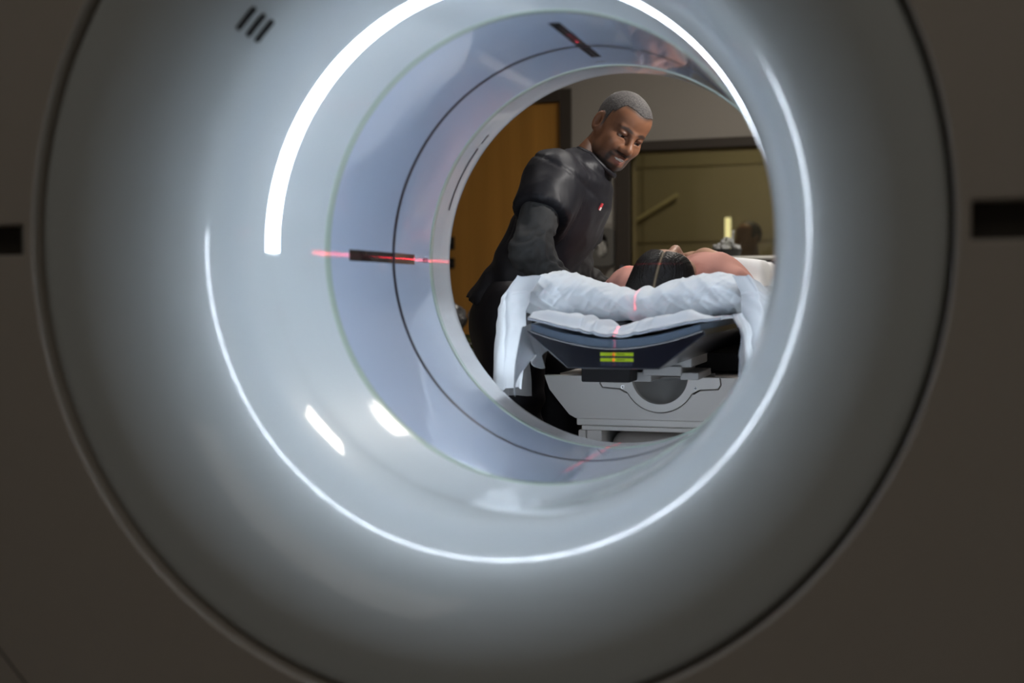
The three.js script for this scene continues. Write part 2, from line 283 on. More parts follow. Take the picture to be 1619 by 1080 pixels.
panelLight('ceiling_light', 'wide dim ceiling panel light added behind the camera for ambient light', 0.2, 0.2, 2.4, 1.2, REAR_PANEL);  // unseen panel, added for the dim warm light on the front cover
panelLight('ceiling_light', 'ceiling panel light inside the control room', -0.2, -7.9, 0.6, 0.6, CONTROL_PANEL);
function downlight(label, x, z, tx, ty, tz, power, cone = 34, rim = 0.7) {
  const t = thing('downlight', label, 'ceiling light', [x, HC, z], 'spotlights over the patient table');
  add('rim', (() => { const g = new THREE.TorusGeometry(0.07, 0.012, 10, 32); g.rotateX(PI / 2); g.translate(0, -0.004, 0); return g; })(), M.cover, t);
  add('lens', (() => { const g = new THREE.SphereGeometry(0.068, 24, 8, 0, PI * 2, 0, PI / 2); g.scale(1, 0.25, 1); g.rotateX(PI); return g; })(), new THREE.MeshStandardMaterial({ color: 0xffffff, emissive: new THREE.Color().setRGB(1, 0.97, 0.93), emissiveIntensity: 4 }), t);
  const L = new THREE.SpotLight(new THREE.Color().setRGB(1, 0.96, 0.92), power, 0, R(cone), rim); L.name = 'spot'; L.position.set(x, HC - 0.03, z); L.target.position.set(tx, ty, tz); L.castShadow = true; L.shadow.radius = 3.2; scene.add(L, L.target);
}
downlight('round ceiling spotlight right above the patient', 0.35, -3.75, 0.0, 1.0, -3.35, DOWN_SPOT);
downlight('round ceiling spotlight nearer the door', -0.62, -3.35, -0.2, 1.0, -3.2, DOWN_SPOT * 0.7);
downlight('round spotlight added near the right wall to brighten the standing man', 2.25, -2.85, -0.17, 1.40, -3.18, 70, 7.5, 0.6);  // narrow key light added for the face

// ---------- the patient table ----------
const navy = mat(0.005, 0.0055, 0.013, 0.28, { clearcoat: 0.6, clearcoatRoughness: 0.12 });
const padGrey = mat(0.13, 0.17, 0.22, 0.5), bodyGrey = mat(0.72, 0.69, 0.67, 0.45), bodyLight = mat(0.78, 0.755, 0.735, 0.42), tray = mat(0.20, 0.19, 0.185, 0.5);
const linen = mat(0.69, 0.715, 0.74, 0.75, { bumpMap: weave, bumpScale: 0.0001, sheen: 0.2 });
const paperSheet = mat(0.57, 0.585, 0.605, 0.55, { transmission: 0.22, thickness: 0 });
const table = thing('patient_table', 'grey scanner table with a dark navy curved cradle and a pale pedestal', 'scanner table');
{
  const P = (a) => a.map((p) => new THREE.Vector2(...p));
  // cradle: a concave-topped trough, pushed out along the bore axis
  const s = new THREE.Shape(); s.moveTo(-0.1, 0.791); s.lineTo(0.093, 0.791); s.lineTo(0.188, 0.862); s.lineTo(0.186, 0.868);
  for (let i = 0; i <= 24; i++) { const x = 0.18 - 0.365 * i / 24; s.lineTo(x, 0.829 + 0.037 * Math.pow(Math.abs((x + 0.002) / 0.183), 1.8)); }
  s.lineTo(-0.192, 0.868); s.closePath();
  const g = new THREE.ExtrudeGeometry(s, { depth: 2.3, bevelEnabled: true, bevelSize: 0.003, bevelThickness: 0.004, bevelSegments: 3 }); g.translate(0, 0, -4.704);
  add('cradle', g, navy, table);
  // grey lip of the mattress pad along the trough
  const arc = (x) => 0.831 + 0.038 * Math.pow(Math.abs((x + 0.002) / 0.183), 1.8);
  const q = new THREE.Shape(); for (let i = 0; i <= 30; i++) { const x = -0.183 + 0.362 * i / 30; i ? q.lineTo(x, arc(x)) : q.moveTo(x, arc(x)); } for (let i = 30; i >= 0; i--) { const x = -0.183 + 0.362 * i / 30; q.lineTo(x, arc(x) + 0.013 + 0.004 * Math.cos(x * 8)); } q.closePath();
  const pg = new THREE.ExtrudeGeometry(q, { depth: 2.25, bevelEnabled: true, bevelSize: 0.002, bevelThickness: 0.003, bevelSegments: 2 }); pg.translate(0, 0, -4.66); add('mattress_pad', pg, padGrey, table);
  // yellow and navy sticker on the end of the cradle
  const lab = document.createElement('canvas'); lab.width = 256; lab.height = 112; const c = lab.getContext('2d');
  c.fillStyle = '#15182c'; c.fillRect(0, 0, 256, 112); c.fillStyle = '#b9d21a'; c.fillRect(4, 6, 248, 26); c.fillRect(4, 48, 248, 26);
  c.fillStyle = '#d0642a'; for (const y of [29, 71]) { c.beginPath(); c.moveTo(92, y); c.lineTo(112, y); c.lineTo(102, y - 20); c.fill(); }
  c.fillStyle = '#5b6a12'; for (const y of [18, 60]) { c.fillRect(128, y - 3, 60, 6); }
  c.fillStyle = '#6d7080'; for (const y of [38, 80, 90, 100]) for (let x = 8; x < 240; x += 14) c.fillRect(x, y, 6 + (x * 7 % 6), 3);
  const lt = new THREE.CanvasTexture(lab); lt.colorSpace = THREE.SRGBColorSpace;
  const lg = new THREE.PlaneGeometry(0.0735, 0.031); lg.translate(0.006, 0.809, -2.3995); add('warning_label', lg, new THREE.MeshPhysicalMaterial({ map: lt, roughness: 0.35 }), table).userData.label = 'navy sticker with two yellow-green bars';
  // carriage under the cradle
  add('carriage', merge([bounds(-0.155, -0.035, 0.735, 0.79, -3.6, -2.72, 0.004), bounds(-0.12, 0.2, 0.74, 0.79, -4.6, -3.1, 0.006)]), M.slot, table);
  add('carriage_block', merge([bounds(-0.02, 0.075, 0.748, 0.772, -3.0, -2.79, 0.004), bounds(0.03, 0.098, 0.768, 0.797, -3.05, -2.80, 0.004), bounds(-0.045, 0.0, 0.732, 0.756, -3.0, -2.80, 0.003), bounds(0.07, 0.115, 0.738, 0.756, -3.0, -2.8, 0.003)]), mat(0.34, 0.33, 0.325, 0.45), table);
  // pedestal front with its round recess
  const zF = -2.92, f = new THREE.Shape(P([[-0.305, 0.735], [-0.292, 0.70], [-0.266, 0.668], [-0.239, 0.636], [-0.222, 0.627], [0.222, 0.627], [0.239, 0.636], [0.266, 0.668], [0.292, 0.70], [0.305, 0.735]]));
  const lobe = [[-0.158, 0.735], [-0.160, 0.716], [-0.152, 0.704], [-0.106, 0.701], [-0.092, 0.692]];
  const o = new THREE.Path(); lobe.forEach((p, i) => (i ? o.lineTo(...p) : o.moveTo(...p))); o.absarc(-0.003, 0.738, 0.0955, PI * 1.16, PI * 1.84, false); lobe.slice().reverse().forEach(([x, y]) => o.lineTo(-0.006 - x, y)); o.closePath();
  const fr = f.clone(), notch = new THREE.Shape([...P([[-0.305, 0.735], [-0.292, 0.70], [-0.266, 0.668], [-0.239, 0.636], [-0.222, 0.627], [0.222, 0.627], [0.239, 0.636], [0.266, 0.668], [0.292, 0.70], [0.305, 0.735]]), ...o.getPoints(24).reverse()]);
  const fg = new THREE.ExtrudeGeometry(notch, { depth: 0.03, bevelEnabled: true, bevelSize: 0.0015, bevelThickness: 0.002, bevelSegments: 2 }); fg.translate(0, 0, zF - 0.032); add('front_panel', fg, bodyGrey, table);
  const pl = new THREE.Shape(); { const k = 0.0055, L = [[-0.158 + k, 0.735], [-0.160 + k, 0.718], [-0.152 + k * 0.6, 0.704 + k], [-0.106 + k * 0.4, 0.701 + k], [-0.092 + k, 0.692 + k]]; L.forEach((p, i) => (i ? pl.lineTo(...p) : pl.moveTo(...p))); pl.absarc(-0.003, 0.738, 0.0905, PI * 1.16, PI * 1.84, false); L.slice().reverse().forEach(([x, y]) => pl.lineTo(-0.006 - x, y)); pl.lineTo(0.083, 0.735); pl.absarc(-0.003, 0.738, 0.073, PI * 1.985, PI * 1.015, true); pl.closePath(); }
  const pgm = new THREE.ExtrudeGeometry(pl, { depth: 0.02, bevelEnabled: true, bevelSize: 0.0015, bevelThickness: 0.002, bevelSegments: 3, curveSegments: 48 }); pgm.translate(0, 0, zF - 0.02); add('recess_plate', pgm, bodyLight, table);
  for (const [x, y] of [[-0.097, 0.709], [0.088, 0.709]]) { const sc = add('screw', merge([cyl([x, y, zF - 0.003], [x, y, zF + 0.0035], 0.0048, 0.0048, 16)]), M.steel, table); add('screw_slot', merge([box(0.007, 0.0014, 0.001, x, y, zF + 0.0037), box(0.0014, 0.007, 0.001, x, y, zF + 0.0037)]), M.slot, sc); }
  add('recess_bowl', grid((u, v) => { const a = PI * (1 + u), r = 0.0745, d = v; return V(-0.003 + r * Math.cos(a) * (1 - 0.35 * d * d), 0.738 + r * Math.sin(a) * (1 - 0.75 * d * d), zF - 0.006 - 0.10 * d); }, 32, 12), mat(0.46, 0.445, 0.43, 0.45), table);
  add('recess_back', bounds(-0.12, 0.12, 0.66, 0.74, zF - 0.12, zF - 0.108), tray, table);
  // pedestal body
  const bs = f.clone(), bg = new THREE.ExtrudeGeometry(bs, { depth: 1.5, bevelEnabled: false }); bg.scale(0.985, 1, 1); bg.translate(0, -0.002, zF - 0.03 - 1.5 - 0.1); add('pedestal_body', bg, bodyGrey, table);
  add('ledge', merge([bounds(-0.222, 0.222, 0.607, 0.626, zF - 1.5, zF - 0.006, 0.004), bounds(-0.21, 0.21, 0.594, 0.606, zF - 1.5, zF - 0.012, 0.003)]), bodyLight, table);
  add('pedestal_column', merge([bounds(-0.219, -0.199, 0.03, 0.594, zF - 1.4, zF - 0.012, 0.004), bounds(-0.1985, -0.158, 0.03, 0.594, zF - 1.38, zF - 0.02, 0.004), bounds(0.158, 0.219, 0.03, 0.594, zF - 1.4, zF - 0.012, 0.004)]), bodyGrey, table);
  add('lower_cover', bounds(-0.150, 0.150, 0.03, 0.590, zF - 1.3, zF - 0.05, 0.05), mat(0.36, 0.33, 0.31, 0.5), table);
  add('foot', bounds(-0.22, 0.22, 0, 0.03, zF - 1.45, zF + 0.01, 0.01), tray, table);
}
// thin mattress sheet in the trough, rucked in the middle
{
  const arc = (x) => 0.853 + 0.034 * Math.pow(Math.abs((x + 0.002) / 0.183), 1.7);
  const f = (u, v) => {   // u across, v round the section from the front edge over the top to the back
    const x = -0.192 + 0.414 * u, xc = clamp(x, -0.19, 0.183), k = Math.min(1, (1 - Math.abs(2 * u - 0.86) * 0.96) * 4), z = -2.405 - 0.46 * v;
    const under = 1 - smooth(-z, 2.50, 2.585), bulge = 0.026 * under * Math.sin(Math.min(1, Math.abs(x) / 0.19) * PI * 0.8) + 0.005;
    const fold = under * 0.016 * Math.exp(-(((x + 0.01) / 0.075) ** 2)) * Math.max(0, Math.sin(x * 150 + 6 * noise.noise(x * 9, z * 6, 1) + z * 3)) + under * 0.007 * noise.noise(x * 22, z * 9, 4);
    const up = smooth(v, 0, 0.10), y = arc(xc) + (x > 0.183 ? (x - 0.183) * 0.12 : 0) + 0.004 + (bulge + fold) * (0.25 + 0.75 * up) * clamp(k, 0.15, 1);
    return V(x, y, z - 0.004 * Math.sin(x * 60));
  };
  tag(add('mattress_sheet', cloth(f, 150, 40, 0.006), linen), 'rumpled white sheet lying in the navy cradle under the pillow', 'sheet');
}
// pillow in a loose paper cover
const pillowTop = (x) => { const u = (x + 0.02) / 0.30; return 0.965 + 0.028 * Math.exp(-(((u + 0.62) / 0.42) ** 2)) + 0.022 * Math.exp(-(((u - 0.62) / 0.36) ** 2)) - 0.016 * Math.exp(-((u / 0.3) ** 2)) - 0.028 * Math.pow(Math.abs(u), 7); };
const pillowBottom = (x) => { const u = (x + 0.02) / 0.30; return 0.885 + 0.024 * Math.pow(Math.abs(u), 1.6); };
{
  const f = (u, v) => {
    const x0 = -0.02 + 0.302 * (2 * u - 1), e = Math.pow(Math.max(0, 1 - Math.pow(Math.abs(2 * u - 1), 12)), 0.4), a = 2 * PI * v;
    const t = pillowTop(x0), b = pillowBottom(x0), yc = (t + b) / 2, hy = (t - b) / 2 * (0.2 + 0.8 * e), hz = 0.165 * (0.45 + 0.55 * e), zc = -2.775;
    const ca = Math.cos(a), sa = Math.sin(a);
    let y = yc + hy * Math.sign(sa) * Math.pow(Math.abs(sa), 0.8), z = zc + hz * Math.sign(ca) * Math.pow(Math.abs(ca), 0.75);
    const cr = (q) => Math.pow(1 - Math.abs(q), 3), w = 0.0075 * cr(noise.noise(x0 * 11 + z * 5 + y * 9, y * 15, z * 8)) + 0.006 * cr(noise.noise(x0 * 24 + y * 30, y * 13, 7 + z * 11)) + 0.0025 * ridge(x0 * 45 - y * 40, y * 22, z * 20) + 0.006 * noise.noise(x0 * 7, y * 12, z * 7);
    const mid = Math.exp(-(((x0 - 0.0) / 0.05) ** 2)) * 0.006 * Math.sin(x0 * 130 + y * 60);
    const n = w + mid; y += n * sa * 0.9; z += n * ca; if (sa < 0) y = Math.max(y, b - 0.003);
    // the head presses a hollow into the middle
    if (sa > 0) y = Math.max(b + 0.004, y - 0.095 * Math.exp(-((x0 / 0.165) ** 4)) * smooth(-z, 2.70, 2.86));
    return V(x0 + 0.004 * noise.noise(y * 20, z * 10, 3), y, z);
  };
  const g = grid(f, 220, 150); tag(add('pillow', mergeVertices(g, 1e-5), linen), 'large wrinkled white pillow under the patient, dented in the middle', 'pillow');
}
// the pillow's loose cover hanging down at both ends, and the sheet tails hanging from the cradle
const drape = (path, top, bottom, label, ph) => tag(add('pillow_drape', cloth((u, v) => {
  const k = Math.min(path.length - 1.001, u * (path.length - 1)), i = Math.floor(k), t = k - i, s = t * t * (3 - 2 * t), a = path[i], b = path[i + 1], cx = -0.02, cz = -2.78;
  const w = Math.pow(v, 0.7), x0 = lerp(a[0], b[0], s), z0 = lerp(a[1], b[1], s), inx = lerp(x0, cx, 0.07), inz = lerp(z0, cz, 0.07), e = smooth(v, 0, 0.13);
  const f = 0.010 * Math.sin(u * 17 + ph + 2 * noise.noise(u * 3, v * 2, ph)) * v + 0.004 * noise.noise(u * 8, v * 7, ph);
  return V(lerp(inx, x0, e) + f * Math.sign(x0) + 0.018 * v * Math.sign(x0), lerp(top + 0.006, top - 0.026, e) - 0.022 * smooth(u, 0.25, 0.55) + 0.004 * noise.noise(u * 9, 1, ph) - (top - 0.02 - bottom(u)) * w * w * (0.15 + 0.85 * v), lerp(inz, z0, e) + f);
}, 70, 70, 0.0018), paperSheet), label, 'paper sheet');
drape([[-0.234, -2.586], [-0.297, -2.592], [-0.332, -2.66], [-0.338, -2.78], [-0.335, -2.92]], 0.984, (u) => 0.733 + 0.006 * Math.sin(u * 11) - 0.02 * u, 'white paper cover hanging down from the left end of the pillow', 1);
tag(add('sheet_tail', cloth((u, v) => {
  const z = -2.408 - 0.17 * u, len = 0.150 - 0.066 * smooth(u, 0, 0.30) - 0.02 * Math.sin(u * 7);
  return V(-0.2050 - 0.006 * Math.sin(v * 3) - 0.012 * v + 0.022 * v * smooth(u, 0.02, 0.22) - 0.010 * Math.sin(u * 16) * v, 0.876 - len * v + 0.012 * u, z + 0.012 * v);
}, 60, 40, 0.0016), paperSheet), 'white paper sheet tail hanging in a point from the left cradle edge', 'paper sheet');
tag(add('side_drape', cloth((u, v) => {
  const z = -2.42 - 0.155 * u, y = 0.902 - (0.165 - 0.02 * Math.sin(u * 8)) * v;
  return V(0.2435 + 0.016 * smooth(v, 0, 0.2) + 0.010 * Math.sin(u * 15) * v + 0.006 * noise.noise(u * 4, v * 5, 9), y, z);
}, 60, 40, 0.0016), paperSheet), 'white sheet hanging straight down the right side of the cradle', 'paper sheet');
drape([[0.238, -2.590], [0.272, -2.597], [0.298, -2.66], [0.304, -2.78], [0.300, -2.90]], 0.978, (u) => 0.775 + 0.008 * Math.sin(u * 9), 'white paper cover falling from the right end of the pillow', 5);
// white blanket over the raised legs
{
  const mound = (x, z) => {
    const t = (0.46 + 0.54 * smooth(-z, 3.52, 3.59)) * (1 - 0.35 * smooth(-z, 4.1, 4.9)), e = 1 - smooth(Math.abs(x - 0.02), 0.15, 0.22), flat = 0.04 * e;
    return 0.893 + (0.118 * t) * e * (1 - 0.12 * ((x - 0.02) / 0.2) ** 2) + flat - 0.14 * smooth(Math.abs(x - 0.02), 0.225, 0.27);
  };
  const g = cloth((u, v) => { const x = 0.02 + 0.27 * (2 * u - 1), z = -3.52 - 1.23 * v; return V(x + 0.004 * noise.noise(u * 4, v * 8, 1), mound(x, z) + 0.006 * ridge(x * 7 + z * 3, z * 5, 2), z); }, 90, 110, 0.004);
  tag(add('blanket', g, mat(0.84, 0.85, 0.87, 0.8, { bumpMap: weave, bumpScale: 0.0002 })), 'smooth white blanket mounded over the patient’s legs on the table', 'blanket');
}

// ---------- people ----------
const vsub = (a, b) => [a[0] - b[0], a[1] - b[1], a[2] - b[2]], vmix = (a, b, t) => [lerp(a[0], b[0], t), lerp(a[1], b[1], t), lerp(a[2], b[2], t)];
// a head in its own axes: x to the person's left, y up, z forwards, origin between the ears at eye height
function headField(o = {}) {
  const cran = blend([egg([0, 0.032, -0.016], [0.0745, 0.086, 0.094]), egg([0, 0.045, 0.030], [0.064, 0.058, 0.058])], 0.03);
  const face = blend([egg([0, -0.040, 0.028], [0.060, 0.078, 0.060]), egg([0, -0.078, 0.030], [0.054, 0.034, 0.052]), ball([0, -0.101, 0.068], 0.019), cap([-0.052, -0.045, -0.005], [-0.030, -0.098, 0.045], 0.016, 0.015), cap([0.052, -0.045, -0.005], [0.030, -0.098, 0.045], 0.016, 0.015)], 0.03);
  const cheeks = [ball([0.040, -0.030, 0.062], 0.020), ball([-0.040, -0.030, 0.062], 0.020)];
  const brow = [cap([-0.040, 0.017, 0.070], [-0.012, 0.014, 0.084], 0.009), cap([0.040, 0.017, 0.070], [0.012, 0.014, 0.084], 0.009)];
  const nose = blend([cap([0, 0.010, 0.086], [0, -0.030, 0.106], 0.0085, 0.011), ball([0, -0.036, 0.107], 0.0125), ball([0.0145, -0.040, 0.095], 0.0105), ball([-0.0145, -0.040, 0.095], 0.0105)], 0.012);
  const socket = [egg([0.031, -0.001, 0.094], [0.017, 0.0105, 0.018]), egg([-0.031, -0.001, 0.094], [0.017, 0.0105, 0.018])];
  const eye = [ball([0.031, -0.002, 0.0735], 0.0125), ball([-0.031, -0.002, 0.0735], 0.0125)];
  const lid = [egg([0.031, 0.0048, 0.0778], [0.0158, 0.0072, 0.0127]), egg([-0.031, 0.0048, 0.0778], [0.0158, 0.0072, 0.0127]), egg([0.031, -0.0125, 0.0765], [0.0145, 0.0045, 0.0105]), egg([-0.031, -0.0125, 0.0765], [0.0145, 0.0045, 0.0105])];
  const w = o.smile ?? 0.026, yl = -0.069, up = o.smile ? 0.006 : 0;
  const lips = blend([cap([-w, yl + up, 0.078], [-0.008, yl + 0.004, 0.094], 0.0045, 0.006), cap([w, yl + up, 0.078], [0.008, yl + 0.004, 0.094], 0.0045, 0.006), cap([-0.008, yl + 0.004, 0.094], [0.008, yl + 0.004, 0.094], 0.006), cap([-w, yl + up, 0.078], [0, yl - 0.012, 0.092], 0.004, 0.0075), cap([w, yl + up, 0.078], [0, yl - 0.012, 0.092], 0.004, 0.0075)], 0.005);
  const mouthGap = egg([0, yl - 0.002, 0.098], [w * 0.8, 0.0022, 0.012]);
  const ears = [1, -1].map((s) => {
    const outer = egg([0, 0, 0], [0.010, 0.033, 0.020]), dent = egg([0.008, 0.003, 0.003], [0.008, 0.020, 0.011]), c = Math.cos(0.35), n = Math.sin(0.35);
    return (x, y, z) => { const X = s * x - 0.078, Y = y + 0.008, Z = z + 0.010; const lx = X * c + Z * n * 1, lz = Z * c - X * n; const ly = Y + lz * 0.15; return smax(outer(lx, ly, lz), -dent(lx, ly, lz), 0.006); };
  });
  const neck = o.neck ?? cap([0, -0.06, -0.026], [0, -0.20, -0.055], 0.052, 0.058);
  return (x, y, z) => {
    let d = smin(cran(x, y, z), face(x, y, z), 0.035);
    for (const c of cheeks) d = smin(d, c(x, y, z), 0.03);
    for (const c of brow) d = smin(d, c(x, y, z), 0.012);
    for (const c of socket) d = smax(d, -c(x, y, z), 0.012);
    d = smin(d, nose(x, y, z), 0.012);
    for (const c of eye) d = Math.min(d, c(x, y, z));
    for (const c of lid) d = smin(d, c(x, y, z), 0.005);
    d = smin(d, lips(x, y, z), 0.007); d = smax(d, -mouthGap(x, y, z), 0.003);
    for (const c of ears) d = smin(d, c(x, y, z), 0.008);
    return smin(d, neck(x, y, z), 0.03);
  };
}
const G2 = (x, y, cx, cy, sx, sy) => Math.exp(-(((x - cx) / sx) ** 2) - (((y - cy) / sy) ** 2));
const mix3 = (a, b, t) => [lerp(a[0], b[0], t), lerp(a[1], b[1], t), lerp(a[2], b[2], t)];
function frame(X, Y, Z, at) { return new THREE.Matrix4().makeBasis(V(...X), V(...Y), V(...Z)).setPosition(...at); }
// a hand from its wrist: basis x across the palm towards the thumb, y along the fingers, z out of the back of the hand
function handField(curl = 0.5, spread = 1) {
  const f = [blend([egg([0, 0.045, 0], [0.040, 0.052, 0.0145]), cap([0.0, -0.03, 0], [0, 0.02, 0], 0.026, 0.028)], 0.02)], list = [];
  const L = [[0.029, 0.088, 0.040, 0.026, 0.020], [0.010, 0.094, 0.044, 0.029, 0.022], [-0.010, 0.090, 0.041, 0.027, 0.021], [-0.028, 0.081, 0.033, 0.021, 0.018]];
  L.forEach(([x, y, a, b, c], i) => {
    const t = (0.012 * (1.5 - i)) * spread, seg = (p, len, ang) => [p[0] + len * t * 2, p[1] + len * Math.cos(ang), p[2] - len * Math.sin(ang)];
    const k = curl * (1 + 0.12 * i), p0 = [x, y - 0.012, 0], p1 = seg(p0, a + 0.012, k * 0.5), p2 = seg(p1, b, k * 1.3), p3 = seg(p2, c, k * 1.9);
    list.push(blend([cap(p0, p1, 0.0098, 0.0088), cap(p1, p2, 0.0086, 0.0078), cap(p2, p3, 0.0077, 0.0066)], 0.004));
  });
  const th = blend([cap([0.024, 0.012, -0.004], [0.045, 0.042, -0.014], 0.0145, 0.011), cap([0.045, 0.042, -0.014], [0.054, 0.070, -0.020], 0.0105, 0.0085)], 0.006);
  return (x, y, z) => { let d = f[0](x, y, z); let e = 1e9; for (const l of list) e = Math.min(e, l(x, y, z)); d = smin(d, e, 0.008); return smin(d, th(x, y, z), 0.012); };
}
const skinMat = new THREE.MeshPhysicalMaterial({ vertexColors: true, roughness: 0.48, specularIntensity: 0.6 });

// --- the standing man ---
{
  const man = thing('person', 'smiling man in a black tunic over grey long sleeves, leaning over the table', 'person', [0, 0, 0]);
  const F = V(0.60, -0.50, 0.70).normalize(), U0 = V(0, 1, 0).addScaledVector(F, -F.y).normalize(), rl = R(22);
  const L0 = U0.clone().cross(F), U = U0.clone().multiplyScalar(Math.cos(rl)).addScaledVector(L0, Math.sin(rl)).normalize(), X = U.clone().cross(F);
  const O0 = V(-0.136, 1.374, -3.20).addScaledVector(F, -0.075), O = O0.toArray(), HS = 0.895, H = frame(X.toArray(), U.toArray(), F.toArray(), O).scale(V(HS, HS, HS)), loc = H.clone().invert();
  const field = headField({ smile: 0.029, neck: blend([cap([0, -0.05, -0.030], [0.0, -0.14, -0.060], 0.050, 0.055)], 0.02) });
  const head = mesher(field, [-0.105, -0.165, -0.13], [0.105, 0.135, 0.135], 0.0026);
  const skin = [0.205, 0.092, 0.050], deep = [0.115, 0.046, 0.024], hairC = [0.022, 0.017, 0.015];
  paint(head, (x, y, z) => {
    const n = noise.noise(x * 60, y * 60, z * 60); let c = mix3(skin, deep, clamp(0.25 + 0.35 * n, 0, 1) * 0.5);
    const ax = Math.abs(x);
    if (z > 0.05) {
      c = mix3(c, [0.26, 0.12, 0.068], 0.6 * G2(ax, y, 0.040, -0.03, 0.02, 0.016));                       // cheeks
      c = mix3(c, hairC, 0.95 * clamp(2.2 * G2(ax, y, 0.030, 0.0215 - 0.12 * Math.abs(ax - 0.03), 0.018, 0.0048), 0, 1));   // brows
      c = mix3(c, [0.05, 0.02, 0.012], 0.75 * G2(ax, y, 0.031, 0.0065, 0.017, 0.0035));                     // lash line
      c = mix3(c, [0.085, 0.036, 0.02], 0.8 * G2(ax, y, 0.031, 0.006, 0.024, 0.011));
      if (Math.hypot(ax - 0.031, y + 0.002, z - 0.0735) < 0.0136 && y > -0.0105 && y < 0.0035) { const r = Math.hypot(ax - 0.031, y + 0.0055); c = r < 0.0068 ? [0.012, 0.007, 0.005] : [0.26, 0.20, 0.17]; }
      c = mix3(c, [0.23, 0.085, 0.07], 0.9 * clamp(1.5 * G2(x, y, 0, -0.082, 0.020, 0.0055), 0, 1));        // lower lip
      c = mix3(c, [0.15, 0.055, 0.042], 0.8 * G2(x, y, 0, -0.0635, 0.024, 0.004));                           // upper lip
      if (Math.abs(y + 0.0710) < 0.0042 * (1 - (ax / 0.023) ** 2)) c = [0.78, 0.74, 0.70];                   // teeth
      c = mix3(c, [0.03, 0.012, 0.01], 0.9 * G2(ax, y, 0.027, -0.066, 0.004, 0.004));
      c = mix3(c, hairC, 0.92 * clamp(2.0 * G2(ax, y, 0.013, -0.0525, 0.018, 0.0048) * (ax < 0.034 ? 1 : 0.4), 0, 1));   // moustache
      c = mix3(c, hairC, 0.85 * clamp(1.8 * G2(ax, y, 0.035, -0.075, 0.006, 0.018), 0, 1));
      c = mix3(c, [0.04, 0.015, 0.012], 0.7 * G2(ax, y, 0.009, -0.047, 0.005, 0.003));                      // nostrils
    }
    const line = z > 0.0 ? 0.076 + 0.004 * smooth(ax, 0.01, 0.034) - 0.034 * smooth(0.050 - z, 0, 0.018) - 0.058 * smooth(0.026 - z, 0, 0.02) : lerp(-0.014, -0.072, smooth(-z, 0.015, 0.06));
    if (ax < 0.076) c = mix3(c, [0.05, 0.035, 0.028], 0.85 * smooth(y - line, -0.012, 0.001));
    const chin = smooth(-y, 0.087, 0.097) * smooth(z, -0.005, 0.03); c = mix3(c, hairC, 0.93 * chin);
    const jaw = smooth(-y, 0.052, 0.086) * (1 - smooth(-y, 0.115, 0.128)) * smooth(z, -0.005, 0.02) * smooth(ax, 0.026, 0.04); c = mix3(c, hairC, 0.6 * jaw);
    return c;
  });
  head.applyMatrix4(H);
  // body under the clothes: torso, neck, arms, legs, with hands of their own grids
  const hip = [-0.47, 0.90, -3.22], neck = [-0.262, 1.292, -3.235], rS = [-0.322, 1.272, -3.060], lS = [-0.345, 1.225, -3.400], rE = [-0.352, 1.062, -2.945], lE = [-0.362, 1.005, -3.46], rW = [-0.262, 0.930, -3.03], lW = [-0.30, 0.95, -3.62];
  const rH = [-0.455, 0.90, -3.125], lH = [-0.455, 0.90, -3.315], rK = [-0.475, 0.49, -3.10], lK = [-0.40, 0.48, -3.33], rA = [-0.505, 0.09, -3.13], lA = [-0.40, 0.09, -3.36];
  const headN = V(0, -0.10, -0.04).applyMatrix4(H).toArray();
  const bodyF = blend([cap([hip[0], hip[1], hip[2] + 0.06], [-0.36, 1.13, -3.15], 0.075, 0.07), cap([hip[0], hip[1], hip[2] - 0.06], [-0.35, 1.13, -3.30], 0.075, 0.07), cap([-0.36, 1.13, -3.15], [-0.31, 1.235, -3.20], 0.07, 0.06), cap([-0.35, 1.13, -3.30], [-0.31, 1.235, -3.26], 0.07, 0.06), cap(neck, headN, 0.056, 0.051), cap(rS, lS, 0.046), cap(rS, rE, 0.042, 0.034), cap(rE, rW, 0.034, 0.027), cap(lS, lE, 0.042, 0.034), cap(lE, lW, 0.034, 0.027), cap(rH, rK, 0.082, 0.056), cap(rK, rA, 0.055, 0.04), cap(lH, lK, 0.082, 0.056), cap(lK, lA, 0.055, 0.04)], 0.04);
  const body = mesher(bodyF, [-0.66, 0.06, -3.62], [0, 1.42, -2.86], 0.012); paint(body, () => skin);
  const hands = [[rW, [0.04, -0.28, -0.95], 1], [lW, [0.08, 0.03, -1.0], -1]].map(([w, dir, side]) => {
    const y = V(...dir).normalize(), z = V(0, 1, 0).addScaledVector(y, -y.y).normalize(), x = y.clone().cross(z).multiplyScalar(side);
    const hf0 = handField(side > 0 ? 0.4 : 0.15), g = mesher(hf0, [-0.055, -0.05, -0.07], [0.072, 0.20, 0.03], 0.003); if (side < 0) { const ix = g.index.array; for (let i = 0; i < ix.length; i += 3) [ix[i], ix[i + 1]] = [ix[i + 1], ix[i]]; }
    g.applyMatrix4(new THREE.Matrix4().makeBasis(x, y, z).setPosition(w[0] + y.x * 0.035, w[1] + y.y * 0.035, w[2] + y.z * 0.035)); g.computeVertexNormals(); return paint(g, () => skin);
  });
  const all = mergeGeometries([head, body, ...hands].map((g) => { g.deleteAttribute('uv'); return g; }));
  add('body', all, skinMat, man);
